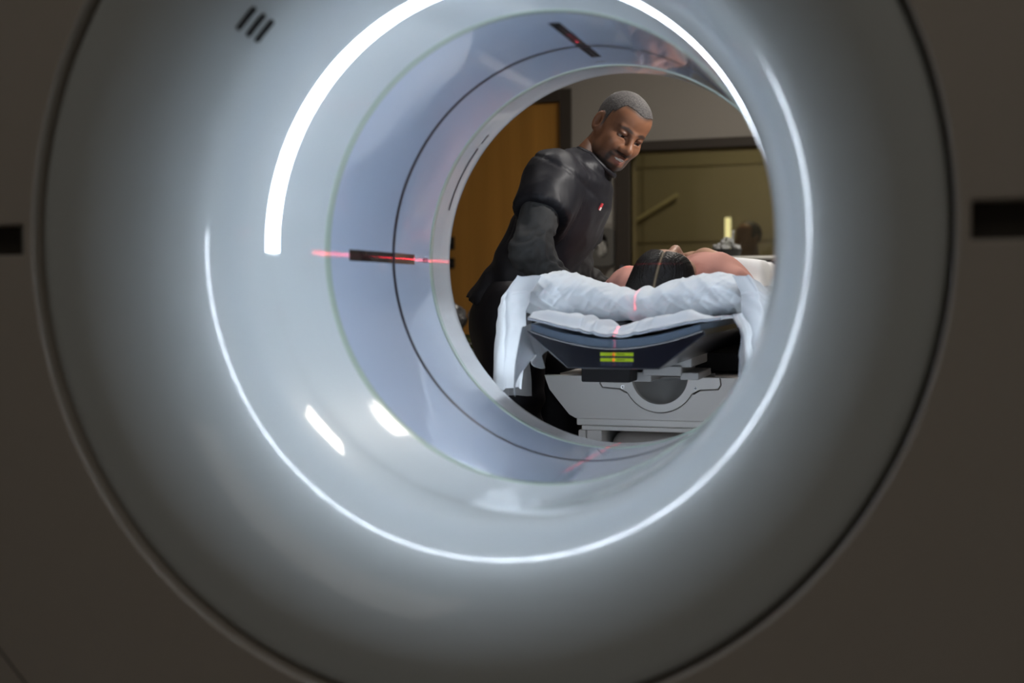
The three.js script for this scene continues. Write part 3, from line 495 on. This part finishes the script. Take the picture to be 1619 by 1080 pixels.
  // close-cropped hair: a thin cap over the skull above the hairline
  const hairF = (x, y, z) => {
    const d = blend([egg([0, 0.032, -0.016], [0.0745, 0.086, 0.094]), egg([0, 0.045, 0.030], [0.064, 0.058, 0.058])], 0.03)(x, y, z) - 0.0011;
    const ax = Math.abs(x), line = z > 0.0 ? 0.076 + 0.004 * smooth(ax, 0.01, 0.034) - 0.034 * smooth(0.050 - z, 0, 0.018) - 0.058 * smooth(0.026 - z, 0, 0.02) : lerp(-0.014, -0.072, smooth(-z, 0.015, 0.06));
    return Math.max(d, (line - y) * 0.9, -(d + 0.012));
  };
  const hair = mesher(hairF, [-0.09, -0.09, -0.125], [0.09, 0.135, 0.105], 0.0026);
  paint(hair, (x, y, z) => { const k = 0.85 + 0.6 * noise.noise(x * 260, y * 260, z * 260) + 1.1 * (rnd() - 0.5); return [0.052 * k, 0.046 * k, 0.044 * k]; });
  ruffle(hair, (x, y, z) => 0.0005 * noise.noise(x * 330, y * 330, z * 330)); hair.applyMatrix4(H);
  add('hair', hair, new THREE.MeshPhysicalMaterial({ vertexColors: true, roughness: 0.8, sheen: 0.3, sheenRoughness: 0.5, sheenColor: new THREE.Color(0.6, 0.58, 0.58) }), man);
  // clothes
  const black = mat(0.0075, 0.0075, 0.0105, 0.52, { specularIntensity: 0.5, sheen: 0.06, sheenRoughness: 0.4, sheenColor: new THREE.Color(0.35, 0.37, 0.45), bumpMap: weave, bumpScale: 0.00005 });
  const greyKnit = mat(0.034, 0.034, 0.0345, 0.75, { specularIntensity: 0.5, sheen: 0.12, sheenRoughness: 0.5, sheenColor: new THREE.Color(0.4, 0.4, 0.4) });
  const trouser = mat(0.006, 0.0052, 0.0075, 0.5, { specularIntensity: 0.5, sheen: 0.04, sheenRoughness: 0.4, sheenColor: new THREE.Color(0.3, 0.3, 0.35) });
  // torso frame: b up the leaning trunk, a to his right (towards the scanner), c forwards
  const B = V(...vsub(neck, hip)).normalize(), A0 = V(-0.06, 0, 0.998), A = A0.clone().addScaledVector(B, -A0.dot(B)).normalize(), C = B.clone().cross(A), tl = Math.hypot(...vsub(neck, hip));
  const prof = [[-0.20, 0.185, 0.150, -0.020], [-0.06, 0.176, 0.138, -0.014], [0.06, 0.156, 0.108, -0.016], [0.18, 0.156, 0.100, -0.016], [0.29, 0.170, 0.103, -0.012], [0.37, 0.177, 0.100, -0.012], [0.42, 0.160, 0.088, -0.014], [0.455, 0.108, 0.070, -0.016], [0.49, 0.066, 0.062, -0.004], [0.56, 0.060, 0.060, 0.012]];
  const torso = (x, y, z) => {
    const px = x - hip[0], py = y - hip[1], pz = z - hip[2], a = px * A.x + py * A.y + pz * A.z, b = px * B.x + py * B.y + pz * B.z, c = px * C.x + py * C.y + pz * C.z;
    let i = 0; while (i < prof.length - 2 && b > prof[i + 1][0]) i++; const t = clamp((b - prof[i][0]) / (prof[i + 1][0] - prof[i][0]), 0, 1), s = t * t * (3 - 2 * t);
    const w = lerp(prof[i][1], prof[i + 1][1], s), d = lerp(prof[i][2], prof[i + 1][2], s), o = lerp(prof[i][3], prof[i + 1][3], s), q = Math.pow(Math.pow(Math.abs(a / w), 2.4) + Math.pow(Math.abs((c - o) / d), 2.4), 1 / 2.4);
    return [(q - 1) * Math.min(w, d) * 0.9, a, b, c];
  };
  const sl = (S, E, side) => { const e = vmix(S, E, 0.54), dir = V(...vsub(E, S)).normalize(), c0 = cap(S, e, 0.066, 0.071), t = Math.hypot(...vsub(e, S)); return (x, y, z) => Math.max(c0(x, y, z), ((x - S[0]) * dir.x + (y - S[1]) * dir.y + (z - S[2]) * dir.z) - t * 0.93); };
  const slR = sl(rS, rE, 1), slL = sl(lS, lE, -1);
  const shirtF = (x, y, z) => {
    const [d, a, b, c] = torso(x, y, z); let s = smin(d, slR(x, y, z), 0.06); s = smin(s, slL(x, y, z), 0.06);
    s = Math.max(s, (0.885 - 0.35 * (x + 0.44) - y) * 0.94);                                             // hem
    const neckCut = b - (0.484 - 0.34 * Math.max(0, c)); return Math.max(s, neckCut);
  };
  const shirt = mesher(shirtF, [-0.72, 0.78, -3.60], [-0.04, 1.42, -2.86], 0.008);
  ruffle(shirt, (x, y, z) => {
    const [, a, b, c] = torso(x, y, z);
    let h = 0.0045 * ridge(a * 5 + b * 7, b * 4 - c * 6, c * 5) * (1 - smooth(b, 0.32, 0.46)) + 0.0025 * ridge(a * 11 + c * 9, b * 9, 3 + c * 10);
    const u = Math.hypot(x - rS[0], y - rS[1], z - rS[2]); h += 0.003 * ridge(x * 16 - y * 9, y * 9 + x * 6, z * 14) * smooth(u, 0.03, 0.08) * (1 - smooth(u, 0.22, 0.3));
    h += 0.0045 * Math.sin(b * 48 + a * 20 + c * 22 + 5 * noise.noise(a * 9, b * 6, c * 9)) * (1 - smooth(b, 0.08, 0.24));
    h -= 0.0035 * Math.exp(-(((b - 0.395 - 0.18 * (a - 0.1)) / 0.004) ** 2)) * smooth(a, 0.05, 0.08);            // yoke seam
    h -= 0.0035 * Math.exp(-(((a - 0.135) / 0.004) ** 2)) * smooth(b, 0.15, 0.2);                                // sleeve seam
    return h;
  });
  add('tunic', shirt, black, man);
  const collar = []; for (let i = 0; i < 40; i++) { const a = 2 * PI * i / 40, ca = Math.cos(a) * 0.0635, cc = Math.sin(a) * 0.062 + 0.004, bb = 0.484 - 0.34 * Math.max(0, cc) + 0.003; collar.push(V(...hip).addScaledVector(A, ca).addScaledVector(C, cc).addScaledVector(B, bb).toArray()); }
  add('collar', tube(collar, 0.0075, 80, 8, true), black, man);
  { // small red and white emblem on the chest
    const e = V(...hip).addScaledVector(B, 0.372).addScaledVector(A, 0.045).addScaledVector(C, 0.14);
    let d = 0; for (let i = 0; i < 80; i++) { const q = e.clone().addScaledVector(C, -d); if (shirtF(q.x, q.y, q.z) < 0) break; d += 0.001; }
    const g = new THREE.BoxGeometry(0.016, 0.020, 0.003), g2 = new THREE.BoxGeometry(0.013, 0.009, 0.0032); g2.translate(0.001, -0.006, 0.0006);
    const m4 = new THREE.Matrix4().makeBasis(A.clone().negate(), B, C).setPosition(e.clone().addScaledVector(C, -d + 0.004)); g.applyMatrix4(m4); g2.applyMatrix4(m4);
    const em = add('chest_emblem', g, mat(0.5, 0.03, 0.04, 0.6), man); em.userData.label = 'small red and white chest emblem'; add('emblem_patch', g2, mat(0.75, 0.7, 0.68, 0.6), em);
  }
  for (const [S, E, W, nm] of [[rS, rE, rW], [lS, lE, lW]]) {
    const mid = vmix(S, E, 0.45), f = blend([cap(mid, E, 0.054, 0.047), cap(E, vmix(E, W, 1.06), 0.047, 0.038)], 0.03), lo = [0, 1, 2].map((k) => Math.min(mid[k], E[k], W[k]) - 0.075), hi = [0, 1, 2].map((k) => Math.max(mid[k], E[k], W[k]) + 0.075);
    const g = mesher(f, lo, hi, 0.006), d1 = V(...vsub(W, E)).normalize(), d0 = V(...vsub(E, mid)).normalize();
    ruffle(g, (x, y, z) => { const t = (x - E[0]) * d1.x + (y - E[1]) * d1.y + (z - E[2]) * d1.z, s = (x - E[0]) * d0.x + (y - E[1]) * d0.y + (z - E[2]) * d0.z, n = noise.noise(x * 16, y * 16, z * 16); return 0.0026 * Math.sin(t * 110 + 9 * n + x * 60) * smooth(t, -0.05, 0.0) * (1 - smooth(t, 0.05, 0.16)) + 0.0028 * Math.sin(s * 100 + 9 * n + z * 60) * smooth(s, -0.09, -0.01) + 0.003 * n + 0.002 * ridge(x * 22, y * 22, z * 22); });
    add('sleeve', g, greyKnit, man);
  }
  const legF = blend([cap([-0.468, 0.865, -3.14], [-0.468, 0.865, -3.30], 0.104), cap(rH, rK, 0.100, 0.085), cap(rK, rA, 0.085, 0.082), cap(lH, lK, 0.100, 0.085), cap(lK, lA, 0.085, 0.082)], 0.05);
  const legs = mesher((x, y, z) => Math.max(legF(x, y, z), 0.045 - y), [-0.70, 0.03, -3.52], [-0.22, 1.08, -2.96], 0.010);
  ruffle(legs, (x, y, z) => 0.009 * ridge(x * 6 + y * 4, y * 3, z * 7) + 0.006 * Math.sin(y * 55 + x * 30 + 6 * noise.noise(x * 8, y * 5, z * 8)) * (1 - smooth(y, 0.62, 0.75)));
  add('trousers', legs, trouser, man);
  for (const [a, t] of [[rA, -0.02], [lA, 0.04]]) add('shoe', mesher(blend([egg([a[0] + 0.04, 0.042, a[2] + t], [0.125, 0.042, 0.048]), egg([a[0], 0.06, a[2]], [0.055, 0.06, 0.045])], 0.03), [a[0] - 0.1, -0.01, a[2] - 0.1], [a[0] + 0.25, 0.14, a[2] + 0.12], 0.008), M.blackPlastic, man);
}

// --- the patient lying on the table ---
{
  const pat = thing('person', 'patient in a salmon top with centre-parted black hair, lying on the white pillow', 'person');
  const ty = R(10), Fp = V(Math.sin(ty), Math.cos(ty), 0), Up = V(0, 0, 1).applyAxisAngle(V(1, 0, 0), -0.17), Xp = Up.clone().cross(Fp).normalize(), F2 = Xp.clone().cross(Up), O = [0.002, 0.960, -2.965];
  const H = frame(Xp.toArray(), Up.toArray(), F2.toArray(), O), skin = [0.52, 0.30, 0.21];
  const hf1 = headField({ neck: cap([0, -0.06, -0.02], [0, -0.19, -0.035], 0.048, 0.052) });
  const head = mesher((a, b, c) => smax(hf1(a, b, c), -0.045 - c, 0.01), [-0.1, -0.19, -0.13], [0.1, 0.135, 0.135], 0.0034);
  paint(head, (x, y, z) => { const ax = Math.abs(x); let c = skin; if (z > 0.05) { c = mix3(c, [0.05, 0.03, 0.025], 0.85 * clamp(1.5 * G2(ax, y, 0.029, 0.020, 0.017, 0.0035), 0, 1)); c = mix3(c, [0.05, 0.03, 0.02], 0.8 * G2(ax, y, 0.031, -0.003, 0.014, 0.0025)); c = mix3(c, [0.45, 0.15, 0.14], 0.8 * G2(x, y, 0, -0.07, 0.022, 0.01)); c = mix3(c, [0.58, 0.27, 0.20], 0.5 * G2(ax, y, 0.04, -0.03, 0.02, 0.02)); } return c; });
  head.applyMatrix4(H);
  const onPad = (f, gap) => (a, b, c) => smax(f(a, b, c), 0.853 + gap + 0.038 * Math.min(1.6, Math.pow(Math.abs((a + 0.002) / 0.183), 1.8)) - b, 0.01);
  const rS = [0.115, 0.94, -3.17], lS = [-0.128, 0.925, -3.17], rE = [0.195, 0.905, -3.20], lE = [-0.165, 0.92, -3.40], rW = [0.078, 1.040, -3.205], lW = [-0.06, 1.035, -3.34];
  const bodyF = blend([cap([0, 0.945, -3.13], [0, 0.94, -3.04], 0.05), egg([0.0, 0.93, -3.32], [0.15, 0.095, 0.18]), egg([0, 0.90, -3.75], [0.14, 0.07, 0.22]), cap(rS, lS, 0.06), cap(rS, rE, 0.048, 0.042), cap(rE, rW, 0.04, 0.027), cap(lS, lE, 0.048, 0.04), cap(lE, lW, 0.04, 0.028), cap([0.08, 0.90, -3.85], [0.08, 0.915, -4.22], 0.06, 0.045), cap([-0.08, 0.90, -3.85], [-0.08, 0.915, -4.22], 0.06, 0.045), cap([0.08, 0.915, -4.22], [0.07, 0.90, -4.6], 0.045, 0.035), cap([-0.08, 0.915, -4.22], [-0.07, 0.90, -4.6], 0.045, 0.035)], 0.04);
  const body = mesher(onPad(bodyF, 0.008), [-0.34, 0.80, -4.7], [0.38, 1.12, -2.98], 0.011); paint(body, () => skin);
  const y = V(-0.60, 0.16, -0.78).normalize(), z = V(0.13, 0.95, 0.28).addScaledVector(y, -(0.13 * y.x + 0.95 * y.y + 0.28 * y.z)).normalize(), x = y.clone().cross(z);
  const hand = mesher(handField(0.28, 1), [-0.055, -0.05, -0.07], [0.072, 0.20, 0.03], 0.003); hand.applyMatrix4(new THREE.Matrix4().makeBasis(x, y, z).setPosition(...rW)); hand.scale(1, 1, 1); paint(hand, () => [0.64, 0.37, 0.25]);  // this hand is painted lighter than the other skin, as if better lit
  const y2 = V(0.85, 0.05, -0.5).normalize(), z2 = V(0, 1, 0).addScaledVector(y2, -y2.y).normalize(), x2 = y2.clone().cross(z2).negate();
  const hand2 = mesher(handField(0.3, 1), [-0.055, -0.05, -0.07], [0.072, 0.20, 0.03], 0.0035); { const ix = hand2.index.array; for (let i = 0; i < ix.length; i += 3) [ix[i], ix[i + 1]] = [ix[i + 1], ix[i]]; } hand2.applyMatrix4(new THREE.Matrix4().makeBasis(x2, y2, z2).setPosition(...lW)); hand2.computeVertexNormals(); paint(hand2, () => skin);
  add('body', mergeGeometries([head, body, hand, hand2].map((g) => { g.deleteAttribute('uv'); return g; })), skinMat, pat);
  // long straight hair, parted in the middle and falling to both sides onto the pillow (head axes)
  const hf = blend([egg([0, 0.030, -0.020], [0.079, 0.095, 0.098]), egg([0, 0.047, 0.028], [0.068, 0.066, 0.064]), egg([0.056, -0.005, -0.060], [0.036, 0.085, 0.062]), egg([-0.056, -0.005, -0.060], [0.036, 0.085, 0.062]), cap([0.050, 0.0, -0.02], [0.052, -0.10, -0.03], 0.026, 0.02), cap([-0.050, 0.0, -0.02], [-0.052, -0.10, -0.03], 0.026, 0.02)], 0.045);
  const hairF = (a, b, c) => { let d = hf(a, b, c) + 0.0045 * Math.exp(-((a / 0.0045) ** 2)) * smooth(b, 0.0, 0.05); const faceCut = egg([0, -0.036, 0.090], [0.060, 0.122, 0.052]); return smax(smax(d, -faceCut(a, b, c), 0.012), -0.046 - c, 0.012); };
  const hair = mesher(hairF, [-0.115, -0.14, -0.14], [0.115, 0.14, 0.105], 0.0026);
  ruffle(hair, (a, b, c) => { const s = Math.abs(a), t = Math.atan2(c + 0.03, s) * 30; return 0.0004 * Math.sin(t * 4.3 + 4 * noise.noise(a * 20, b * 20, c * 20)) + 0.0009 * noise.noise(t * 1.1, b * 9, a > 0 ? 2 : 7); });
  paint(hair, (a, b, c) => { const p = Math.exp(-((a / 0.0026) ** 2)) * smooth(b, 0.02, 0.06) * smooth(c, -0.09, -0.06); const k = 0.7 + 0.5 * noise.noise(Math.atan2(c + 0.03, Math.abs(a)) * 40, b * 10, 1); return mix3([0.009 * k, 0.0065 * k, 0.006 * k], [0.26, 0.20, 0.13], p); });
  { const P = hair.attributes.position, uv = hair.attributes.uv; for (let i = 0; i < P.count; i++) uv.setXY(i, (Math.atan2(P.getZ(i) + 0.02, Math.abs(P.getX(i))) + (P.getX(i) < 0 ? 4 : 0)) * 0.12, P.getY(i) * 4 + P.getZ(i) * 0.7); }
  hair.applyMatrix4(H);
  const strands = texture(128, 1024, (u, v) => 0.5 + 0.4 * noise.noise(u * 5, v * 130, 2) + 0.3 * noise.noise(u * 9, v * 300, 6));
  add('hair', hair, new THREE.MeshPhysicalMaterial({ vertexColors: true, roughness: 0.45, specularIntensity: 0.55, bumpMap: strands, bumpScale: 0.0022 }), pat);
  // salmon top: chest, shoulders and the sleeve of the bent arm
  const topF = blend([egg([0.01, 0.93, -3.33], [0.168, 0.108, 0.19]), egg([0, 0.89, -3.58], [0.140, 0.060, 0.2]), cap(rS, lS, 0.070), ball([0.075, 0.977, -3.17], 0.066), cap([0.080, 0.976, -3.17], [0.196, 0.896, -3.18], 0.064, 0.055), cap(lS, lE, 0.060, 0.052), cap([0.196, 0.90, -3.21], [0.115, 1.000, -3.21], 0.048, 0.036), ball([0.05, 0.955, -3.15], 0.060), ball([-0.12, 0.945, -3.16], 0.066)], 0.05);
  const topS = mesher((a, b, c) => Math.max(onPad(topF, 0.004)(a, b, c), (c + 3.085) * 1, -smin(0.9, cap([0, 0.97, -3.15], [0, 0.97, -3.0], 0.062)(a, b, c), 0.01)), [-0.36, 0.80, -3.95], [0.42, 1.10, -3.05], 0.008);
  ruffle(topS, (a, b, c) => 0.004 * ridge(a * 10 + c * 6, b * 12, c * 8) + 0.0025 * Math.sin(a * 70 + c * 40 + 5 * noise.noise(a * 10, b * 10, c * 10)));
  add('top', topS, mat(0.66, 0.31, 0.25, 0.8, { sheen: 0.3, sheenColor: new THREE.Color(0.8, 0.5, 0.45), sheenRoughness: 0.6 }), pat);
}

// ---------- things at the far wall and in the control room ----------
{ // wall-mounted dispenser and the notice above it
  const z = ZB, t = thing('glove_dispenser', 'grey wall-mounted dispenser holding crumpled white gloves, left of the window', 'dispenser', [-0.958, 1.10, z]);
  const s = new THREE.Shape(); const w = 0.056, h = 0.205, r = 0.02; s.moveTo(-w + r, 0); s.lineTo(w - r, 0); s.quadraticCurveTo(w, 0, w, r); s.lineTo(w, h - r); s.quadraticCurveTo(w, h, w - r, h); s.lineTo(-w + r, h); s.quadraticCurveTo(-w, h, -w, h - r); s.lineTo(-w, r); s.quadraticCurveTo(-w, 0, -w + r, 0);
  const o = new THREE.Path(); o.absellipse(0, 0.11, 0.038, 0.07, 0, PI * 2, true); s.holes.push(o);
  const g = new THREE.ExtrudeGeometry(s, { depth: 0.05, bevelEnabled: true, bevelSize: 0.004, bevelThickness: 0.005, bevelSegments: 3, curveSegments: 24 }); g.translate(0, 0, 0.008); add('casing', g, mat(0.20, 0.195, 0.185, 0.45), t);
  add('back_plate', bounds(-0.05, 0.05, 0.005, 0.20, 0.001, 0.008), mat(0.06, 0.058, 0.055, 0.6), t);
  const gl = mesher(blend([egg([-0.012, 0.075, 0.03], [0.022, 0.03, 0.02]), egg([0.014, 0.085, 0.034], [0.02, 0.026, 0.018]), egg([0.0, 0.12, 0.03], [0.016, 0.024, 0.014]), cap([-0.02, 0.10, 0.04], [-0.026, 0.135, 0.03], 0.006), cap([0.018, 0.105, 0.04], [0.024, 0.14, 0.03], 0.006)], 0.008), [-0.045, 0.03, 0], [0.045, 0.16, 0.065], 0.004);
  ruffle(gl, (x, y, q) => 0.004 * noise.noise(x * 60, y * 60, q * 60)); add('glove', gl, mat(0.62, 0.61, 0.58, 0.6), t);
  const n = thing('notice', 'pale paper notice pinned on the wall above the dispenser', 'notice', [-0.948, 1.335, z]);
  add('sheet', bounds(-0.034, 0.034, 0, 0.175, 0.001, 0.003), mat(0.62, 0.60, 0.56, 0.7), n);
  for (const y of [0.165]) { const p = add('pin', (() => { const q = new THREE.SphereGeometry(0.004, 10, 8); q.translate(0, y, 0.004); return q; })(), M.steel, n); }
  const b = thing('bottle', 'small blue bottle standing on the window frame ledge near the dispenser', 'bottle', [-0.842, 0.995, ZB + 0.075]);
  add('body', new THREE.LatheGeometry([[0, 0], [0.014, 0], [0.016, 0.004], [0.016, 0.07], [0.012, 0.082], [0.007, 0.088]].map((q) => new THREE.Vector2(...q)), 20), mat(0.05, 0.10, 0.32, 0.3), b);
  add('cap', cyl([0, 0.088, 0], [0, 0.104, 0], 0.008), mat(0.3, 0.35, 0.5, 0.4), b);
  const l = thing('ledge', 'narrow dark ledge fixed under the blue bottle beside the window', 'ledge', [-0.85, 0.975, ZB]);
  add('shelf', bounds(-0.05, 0.05, 0, 0.02, 0.031, 0.11, 0.004), M.darkFrame, l); add('bracket', bounds(-0.012, 0.012, -0.06, 0, 0.001, 0.09, 0.003), M.darkFrame, l);
}
{ // white-topped cart in front of the window, with a basket of plastic bags
  const t = thing('equipment_cart', 'dark cart with a rounded white top standing by the window', 'cart', [-0.02, 0, -5.2]);
  add('top', bounds(-0.19, 0.33, 1.084, 1.104, -0.16, 0.16, 0.009), mat(0.88, 0.88, 0.85, 0.35), t);
  add('cabinet', bounds(-0.12, 0.29, 0.10, 1.083, -0.13, 0.13, 0.01), mat(0.05, 0.045, 0.04, 0.5), t);
  for (let i = 0; i < 3; i++) { const d = add('drawer', bounds(-0.105, 0.275, 0.20 + 0.29 * i, 0.47 + 0.29 * i, 0.131, 0.143, 0.004), mat(0.07, 0.062, 0.055, 0.45), t); add('handle', bounds(0.02, 0.15, 0.40 + 0.29 * i, 0.415 + 0.29 * i, 0.144, 0.16, 0.004), M.steel, d); }
  for (const x of [-0.09, 0.26]) for (const z of [-0.1, 0.1]) add('caster', (() => { const g = new THREE.CylinderGeometry(0.045, 0.045, 0.03, 18); g.rotateZ(PI / 2); g.translate(x, 0.046, z); return g; })(), M.blackPlastic, t);
  const b = thing('basket', 'small dark basket on the white cart top', 'basket', [-0.135, 1.1045, -5.16]);
  add('bowl', new THREE.LatheGeometry([[0, 0], [0.05, 0], [0.058, 0.006], [0.066, 0.034], [0.063, 0.034], [0.054, 0.010], [0, 0.008]].map((q) => new THREE.Vector2(...q)), 28), M.blackPlastic, b);
  const film = new THREE.MeshPhysicalMaterial({ color: 0xd8dadc, roughness: 0.12, transmission: 0.3, thickness: 0, ior: 1.45 });
  [[-0.034, 0.040, 0.000, 0.75], [0.008, 0.064, 0.000, 0.85], [0.040, 0.038, -0.012, 0.7], [0.0, 0.036, 0.034, 0.65]].forEach(([x, y, z, k], i) => {
    const g = new THREE.IcosahedronGeometry(0.030 * k, 4), P = g.attributes.position;
    for (let j = 0; j < P.count; j++) { const q = V(P.getX(j), P.getY(j), P.getZ(j)), s = 1 + 0.55 * noise.noise(q.x * 55 + i * 9, q.y * 55, q.z * 55) + 0.3 * noise.noise(q.x * 130, q.y * 130 + i * 5, q.z * 130); P.setXYZ(j, q.x * s + x, q.y * s * 0.85 + y, q.z * s + z); }
    g.computeVertexNormals(); const o = add('plastic_bag', g, film); o.position.copy(b.position);
    tag(o, ['crumpled clear plastic bag at the left of the small dark basket', 'crumpled clear plastic bag on top, in the middle of the small dark basket', 'crumpled clear plastic bag at the right of the small dark basket', 'crumpled clear plastic bag at the front of the small dark basket'][i], 'plastic bag', 'plastic bags in the basket');
  });
  const v = thing('vial', 'slim clear vial sticking up out of the dark basket', 'vial', [-0.112, 1.165, -5.16]);
  add('tube', cyl([0, 0, 0], [0.004, 0.045, 0], 0.006, 0.005, 12), film, v); add('stopper', cyl([0.004, 0.045, 0], [0.005, 0.056, 0], 0.0065, 0.006, 12), mat(0.6, 0.6, 0.58, 0.5), v);
}
{ // supply shelf by the door, seen low behind the man
  const t = thing('supply_stand', 'low grey stand with a wire rim beside the wooden door', 'stand', [-1.16, 0, -4.6]);
  add('top', bounds(-0.16, 0.16, 0.70, 0.72, -0.15, 0.15, 0.006), mat(0.2, 0.2, 0.19, 0.45), t);
  for (const x of [-0.145, 0.145]) for (const z of [-0.135, 0.135]) add('leg', cyl([x, 0, z], [x, 0.70, z], 0.011), M.steel, t);
  add('rim', tube([[-0.15, 0.75, 0.14], [0.15, 0.75, 0.14], [0.15, 0.75, -0.14], [-0.15, 0.75, -0.14]], 0.004, 60, 6, true), M.steel, t);
  const g = thing('pouch', 'small olive green pouch lying on the low grey stand', 'pouch', [-1.12, 0.7205, -4.56]);
  const gg = mesher(egg([0, 0.030, 0], [0.075, 0.030, 0.05]), [-0.1, -0.02, -0.07], [0.1, 0.08, 0.07], 0.006); ruffle(gg, (x, y, z) => y < 0.004 ? 0 : 0.006 * noise.noise(x * 30, y * 30, z * 30)); add('pack', gg, mat(0.12, 0.14, 0.04, 0.6), g);
  [[-0.064, 0.128, 0.0], [0.064, 0.128, -0.01]].forEach(([x, y, z], i) => {
    const q = new THREE.IcosahedronGeometry(0.05, 4), P = q.attributes.position;
    for (let j = 0; j < P.count; j++) { const s = 1 + 0.5 * noise.noise(P.getX(j) * 32 + i * 7, P.getY(j) * 32, P.getZ(j) * 32) + 0.25 * noise.noise(P.getX(j) * 80, P.getY(j) * 80 + i, P.getZ(j) * 80); P.setXYZ(j, P.getX(j) * s, P.getY(j) * s, P.getZ(j) * s); }
    q.computeVertexNormals(); const o = add('supply_bag', q, mat(i ? 0.30 : 0.16, i ? 0.31 : 0.16, i ? 0.32 : 0.17, 0.25)); o.position.set(-1.12 + x, 0.7205 + y, -4.56 + z);
    tag(o, i ? 'pale grey crumpled bag resting on the green pouch, right one' : 'dark grey crumpled bag resting on the green pouch, left one', 'bag');
  });
}
{ // control room: a glowing upright lamp, a pale bar standing in for a light streak and a seated person beyond the glass
  const t = thing('strip_lamp', 'upright pale yellow-green strip lamp behind the glass', 'lamp', [-0.645, 1.24, -9.03]);
  add('housing', bounds(-0.032, 0.032, 0, 0.29, -0.018, -0.006, 0.004), M.endCap, t);
  add('glowing_tube', bounds(-0.022, 0.022, 0.006, 0.284, -0.006, 0.006, 0.005), new THREE.MeshStandardMaterial({ color: 0xffffff, emissive: new THREE.Color().setRGB(0.92, 0.90, 0.58), emissiveIntensity: 1.15 }), t);
  const L = new THREE.RectAreaLight(new THREE.Color().setRGB(0.92, 0.90, 0.6), 1.0, 0.04, 0.27); L.name = 'strip_light'; L.position.set(-0.645, 1.385, -9.02); L.lookAt(-0.645, 1.385, 0); scene.add(L);
  tag(add('light_streak_bar', tube([[-1.36, 1.515, -9.0], [-1.02, 1.71, -9.0]], 0.014, 8, 10), mat(0.80, 0.76, 0.5, 0.5)), 'pale slanted bar standing in for a light streak beyond the glass', 'light_streak_bar');  // thin pale bar in place of a reflected streak of light
  const p = thing('person', 'dim seated person with dark hair beyond the window glass', 'person');
  const H = new THREE.Matrix4().makeRotationY(R(-38)).setPosition(-0.305, 1.29, -7.4).scale(V(0.84, 0.84, 0.84)), sk = [0.30, 0.16, 0.09];
  const hd = mesher(headField({}), [-0.1, -0.19, -0.13], [0.1, 0.135, 0.135], 0.006); hd.applyMatrix4(H);
  const bd = mesher(blend([cap([-0.305, 1.13, -7.43], [-0.305, 1.20, -7.42], 0.05), cap([-0.48, 1.06, -7.45], [-0.13, 1.06, -7.45], 0.055), egg([-0.305, 0.85, -7.46], [0.17, 0.26, 0.11]), cap([-0.48, 1.06, -7.45], [-0.52, 0.80, -7.38], 0.05, 0.04), cap([-0.13, 1.06, -7.45], [-0.09, 0.80, -7.38], 0.05, 0.04), cap([-0.52, 0.80, -7.38], [-0.40, 0.76, -7.16], 0.04, 0.03), cap([-0.09, 0.80, -7.38], [-0.20, 0.76, -7.16], 0.04, 0.03), cap([-0.40, 0.55, -7.45], [-0.42, 0.54, -7.05], 0.08, 0.06), cap([-0.21, 0.55, -7.45], [-0.19, 0.54, -7.05], 0.08, 0.06), cap([-0.42, 0.54, -7.05], [-0.42, 0.07, -7.08], 0.055, 0.04), cap([-0.19, 0.54, -7.05], [-0.19, 0.07, -7.08], 0.055, 0.04), egg([-0.305, 0.60, -7.47], [0.17, 0.10, 0.12])], 0.05), [-0.66, 0.0, -7.66], [0.06, 1.28, -6.9], 0.014);
  add('body', mergeGeometries([hd, bd].map((g) => { g.deleteAttribute('uv'); return paint(g, () => sk); })), skinMat, p);
  const hr = mesher((x, y, z) => smax(egg([0, 0.034, -0.018], [0.082, 0.094, 0.102])(x, y, z), -egg([0, -0.05, 0.09], [0.07, 0.11, 0.06])(x, y, z), 0.01), [-0.1, -0.08, -0.14], [0.1, 0.15, 0.11], 0.006); hr.applyMatrix4(H); add('hair', hr, mat(0.02, 0.015, 0.012, 0.6), p);
  add('shirt', mesher(blend([cap([-0.48, 1.05, -7.45], [-0.13, 1.05, -7.45], 0.066), egg([-0.305, 0.84, -7.46], [0.185, 0.28, 0.125]), cap([-0.48, 1.06, -7.45], [-0.52, 0.82, -7.38], 0.062, 0.054), cap([-0.13, 1.06, -7.45], [-0.09, 0.82, -7.38], 0.062, 0.054)], 0.05), [-0.66, 0.5, -7.66], [0.06, 1.18, -7.25], 0.014), mat(0.05, 0.05, 0.05, 0.8), p);
  const ch = thing('office_chair', 'dark office chair under the person beyond the window glass', 'chair', [-0.305, 0, -7.5]);
  add('seat', box(0.46, 0.07, 0.44, 0, 0.415, 0.05, 0.03), M.blackPlastic, ch); add('backrest', box(0.42, 0.42, 0.05, 0, 0.78, -0.165, 0.02), M.blackPlastic, ch); add('column', cyl([0, 0.06, 0], [0, 0.39, 0], 0.025), M.steel, ch);
  for (let i = 0; i < 5; i++) { const a = i * PI * 0.4 + 0.3; add('foot', merge([cyl([0, 0.09, 0], [0.26 * Math.cos(a), 0.06, 0.26 * Math.sin(a)], 0.018, 0.014, 10), (() => { const g = new THREE.SphereGeometry(0.028, 12, 8); g.translate(0.26 * Math.cos(a), 0.028, 0.26 * Math.sin(a)); return g; })()]), M.blackPlastic, ch); }
}
renderer.render(scene, camera);
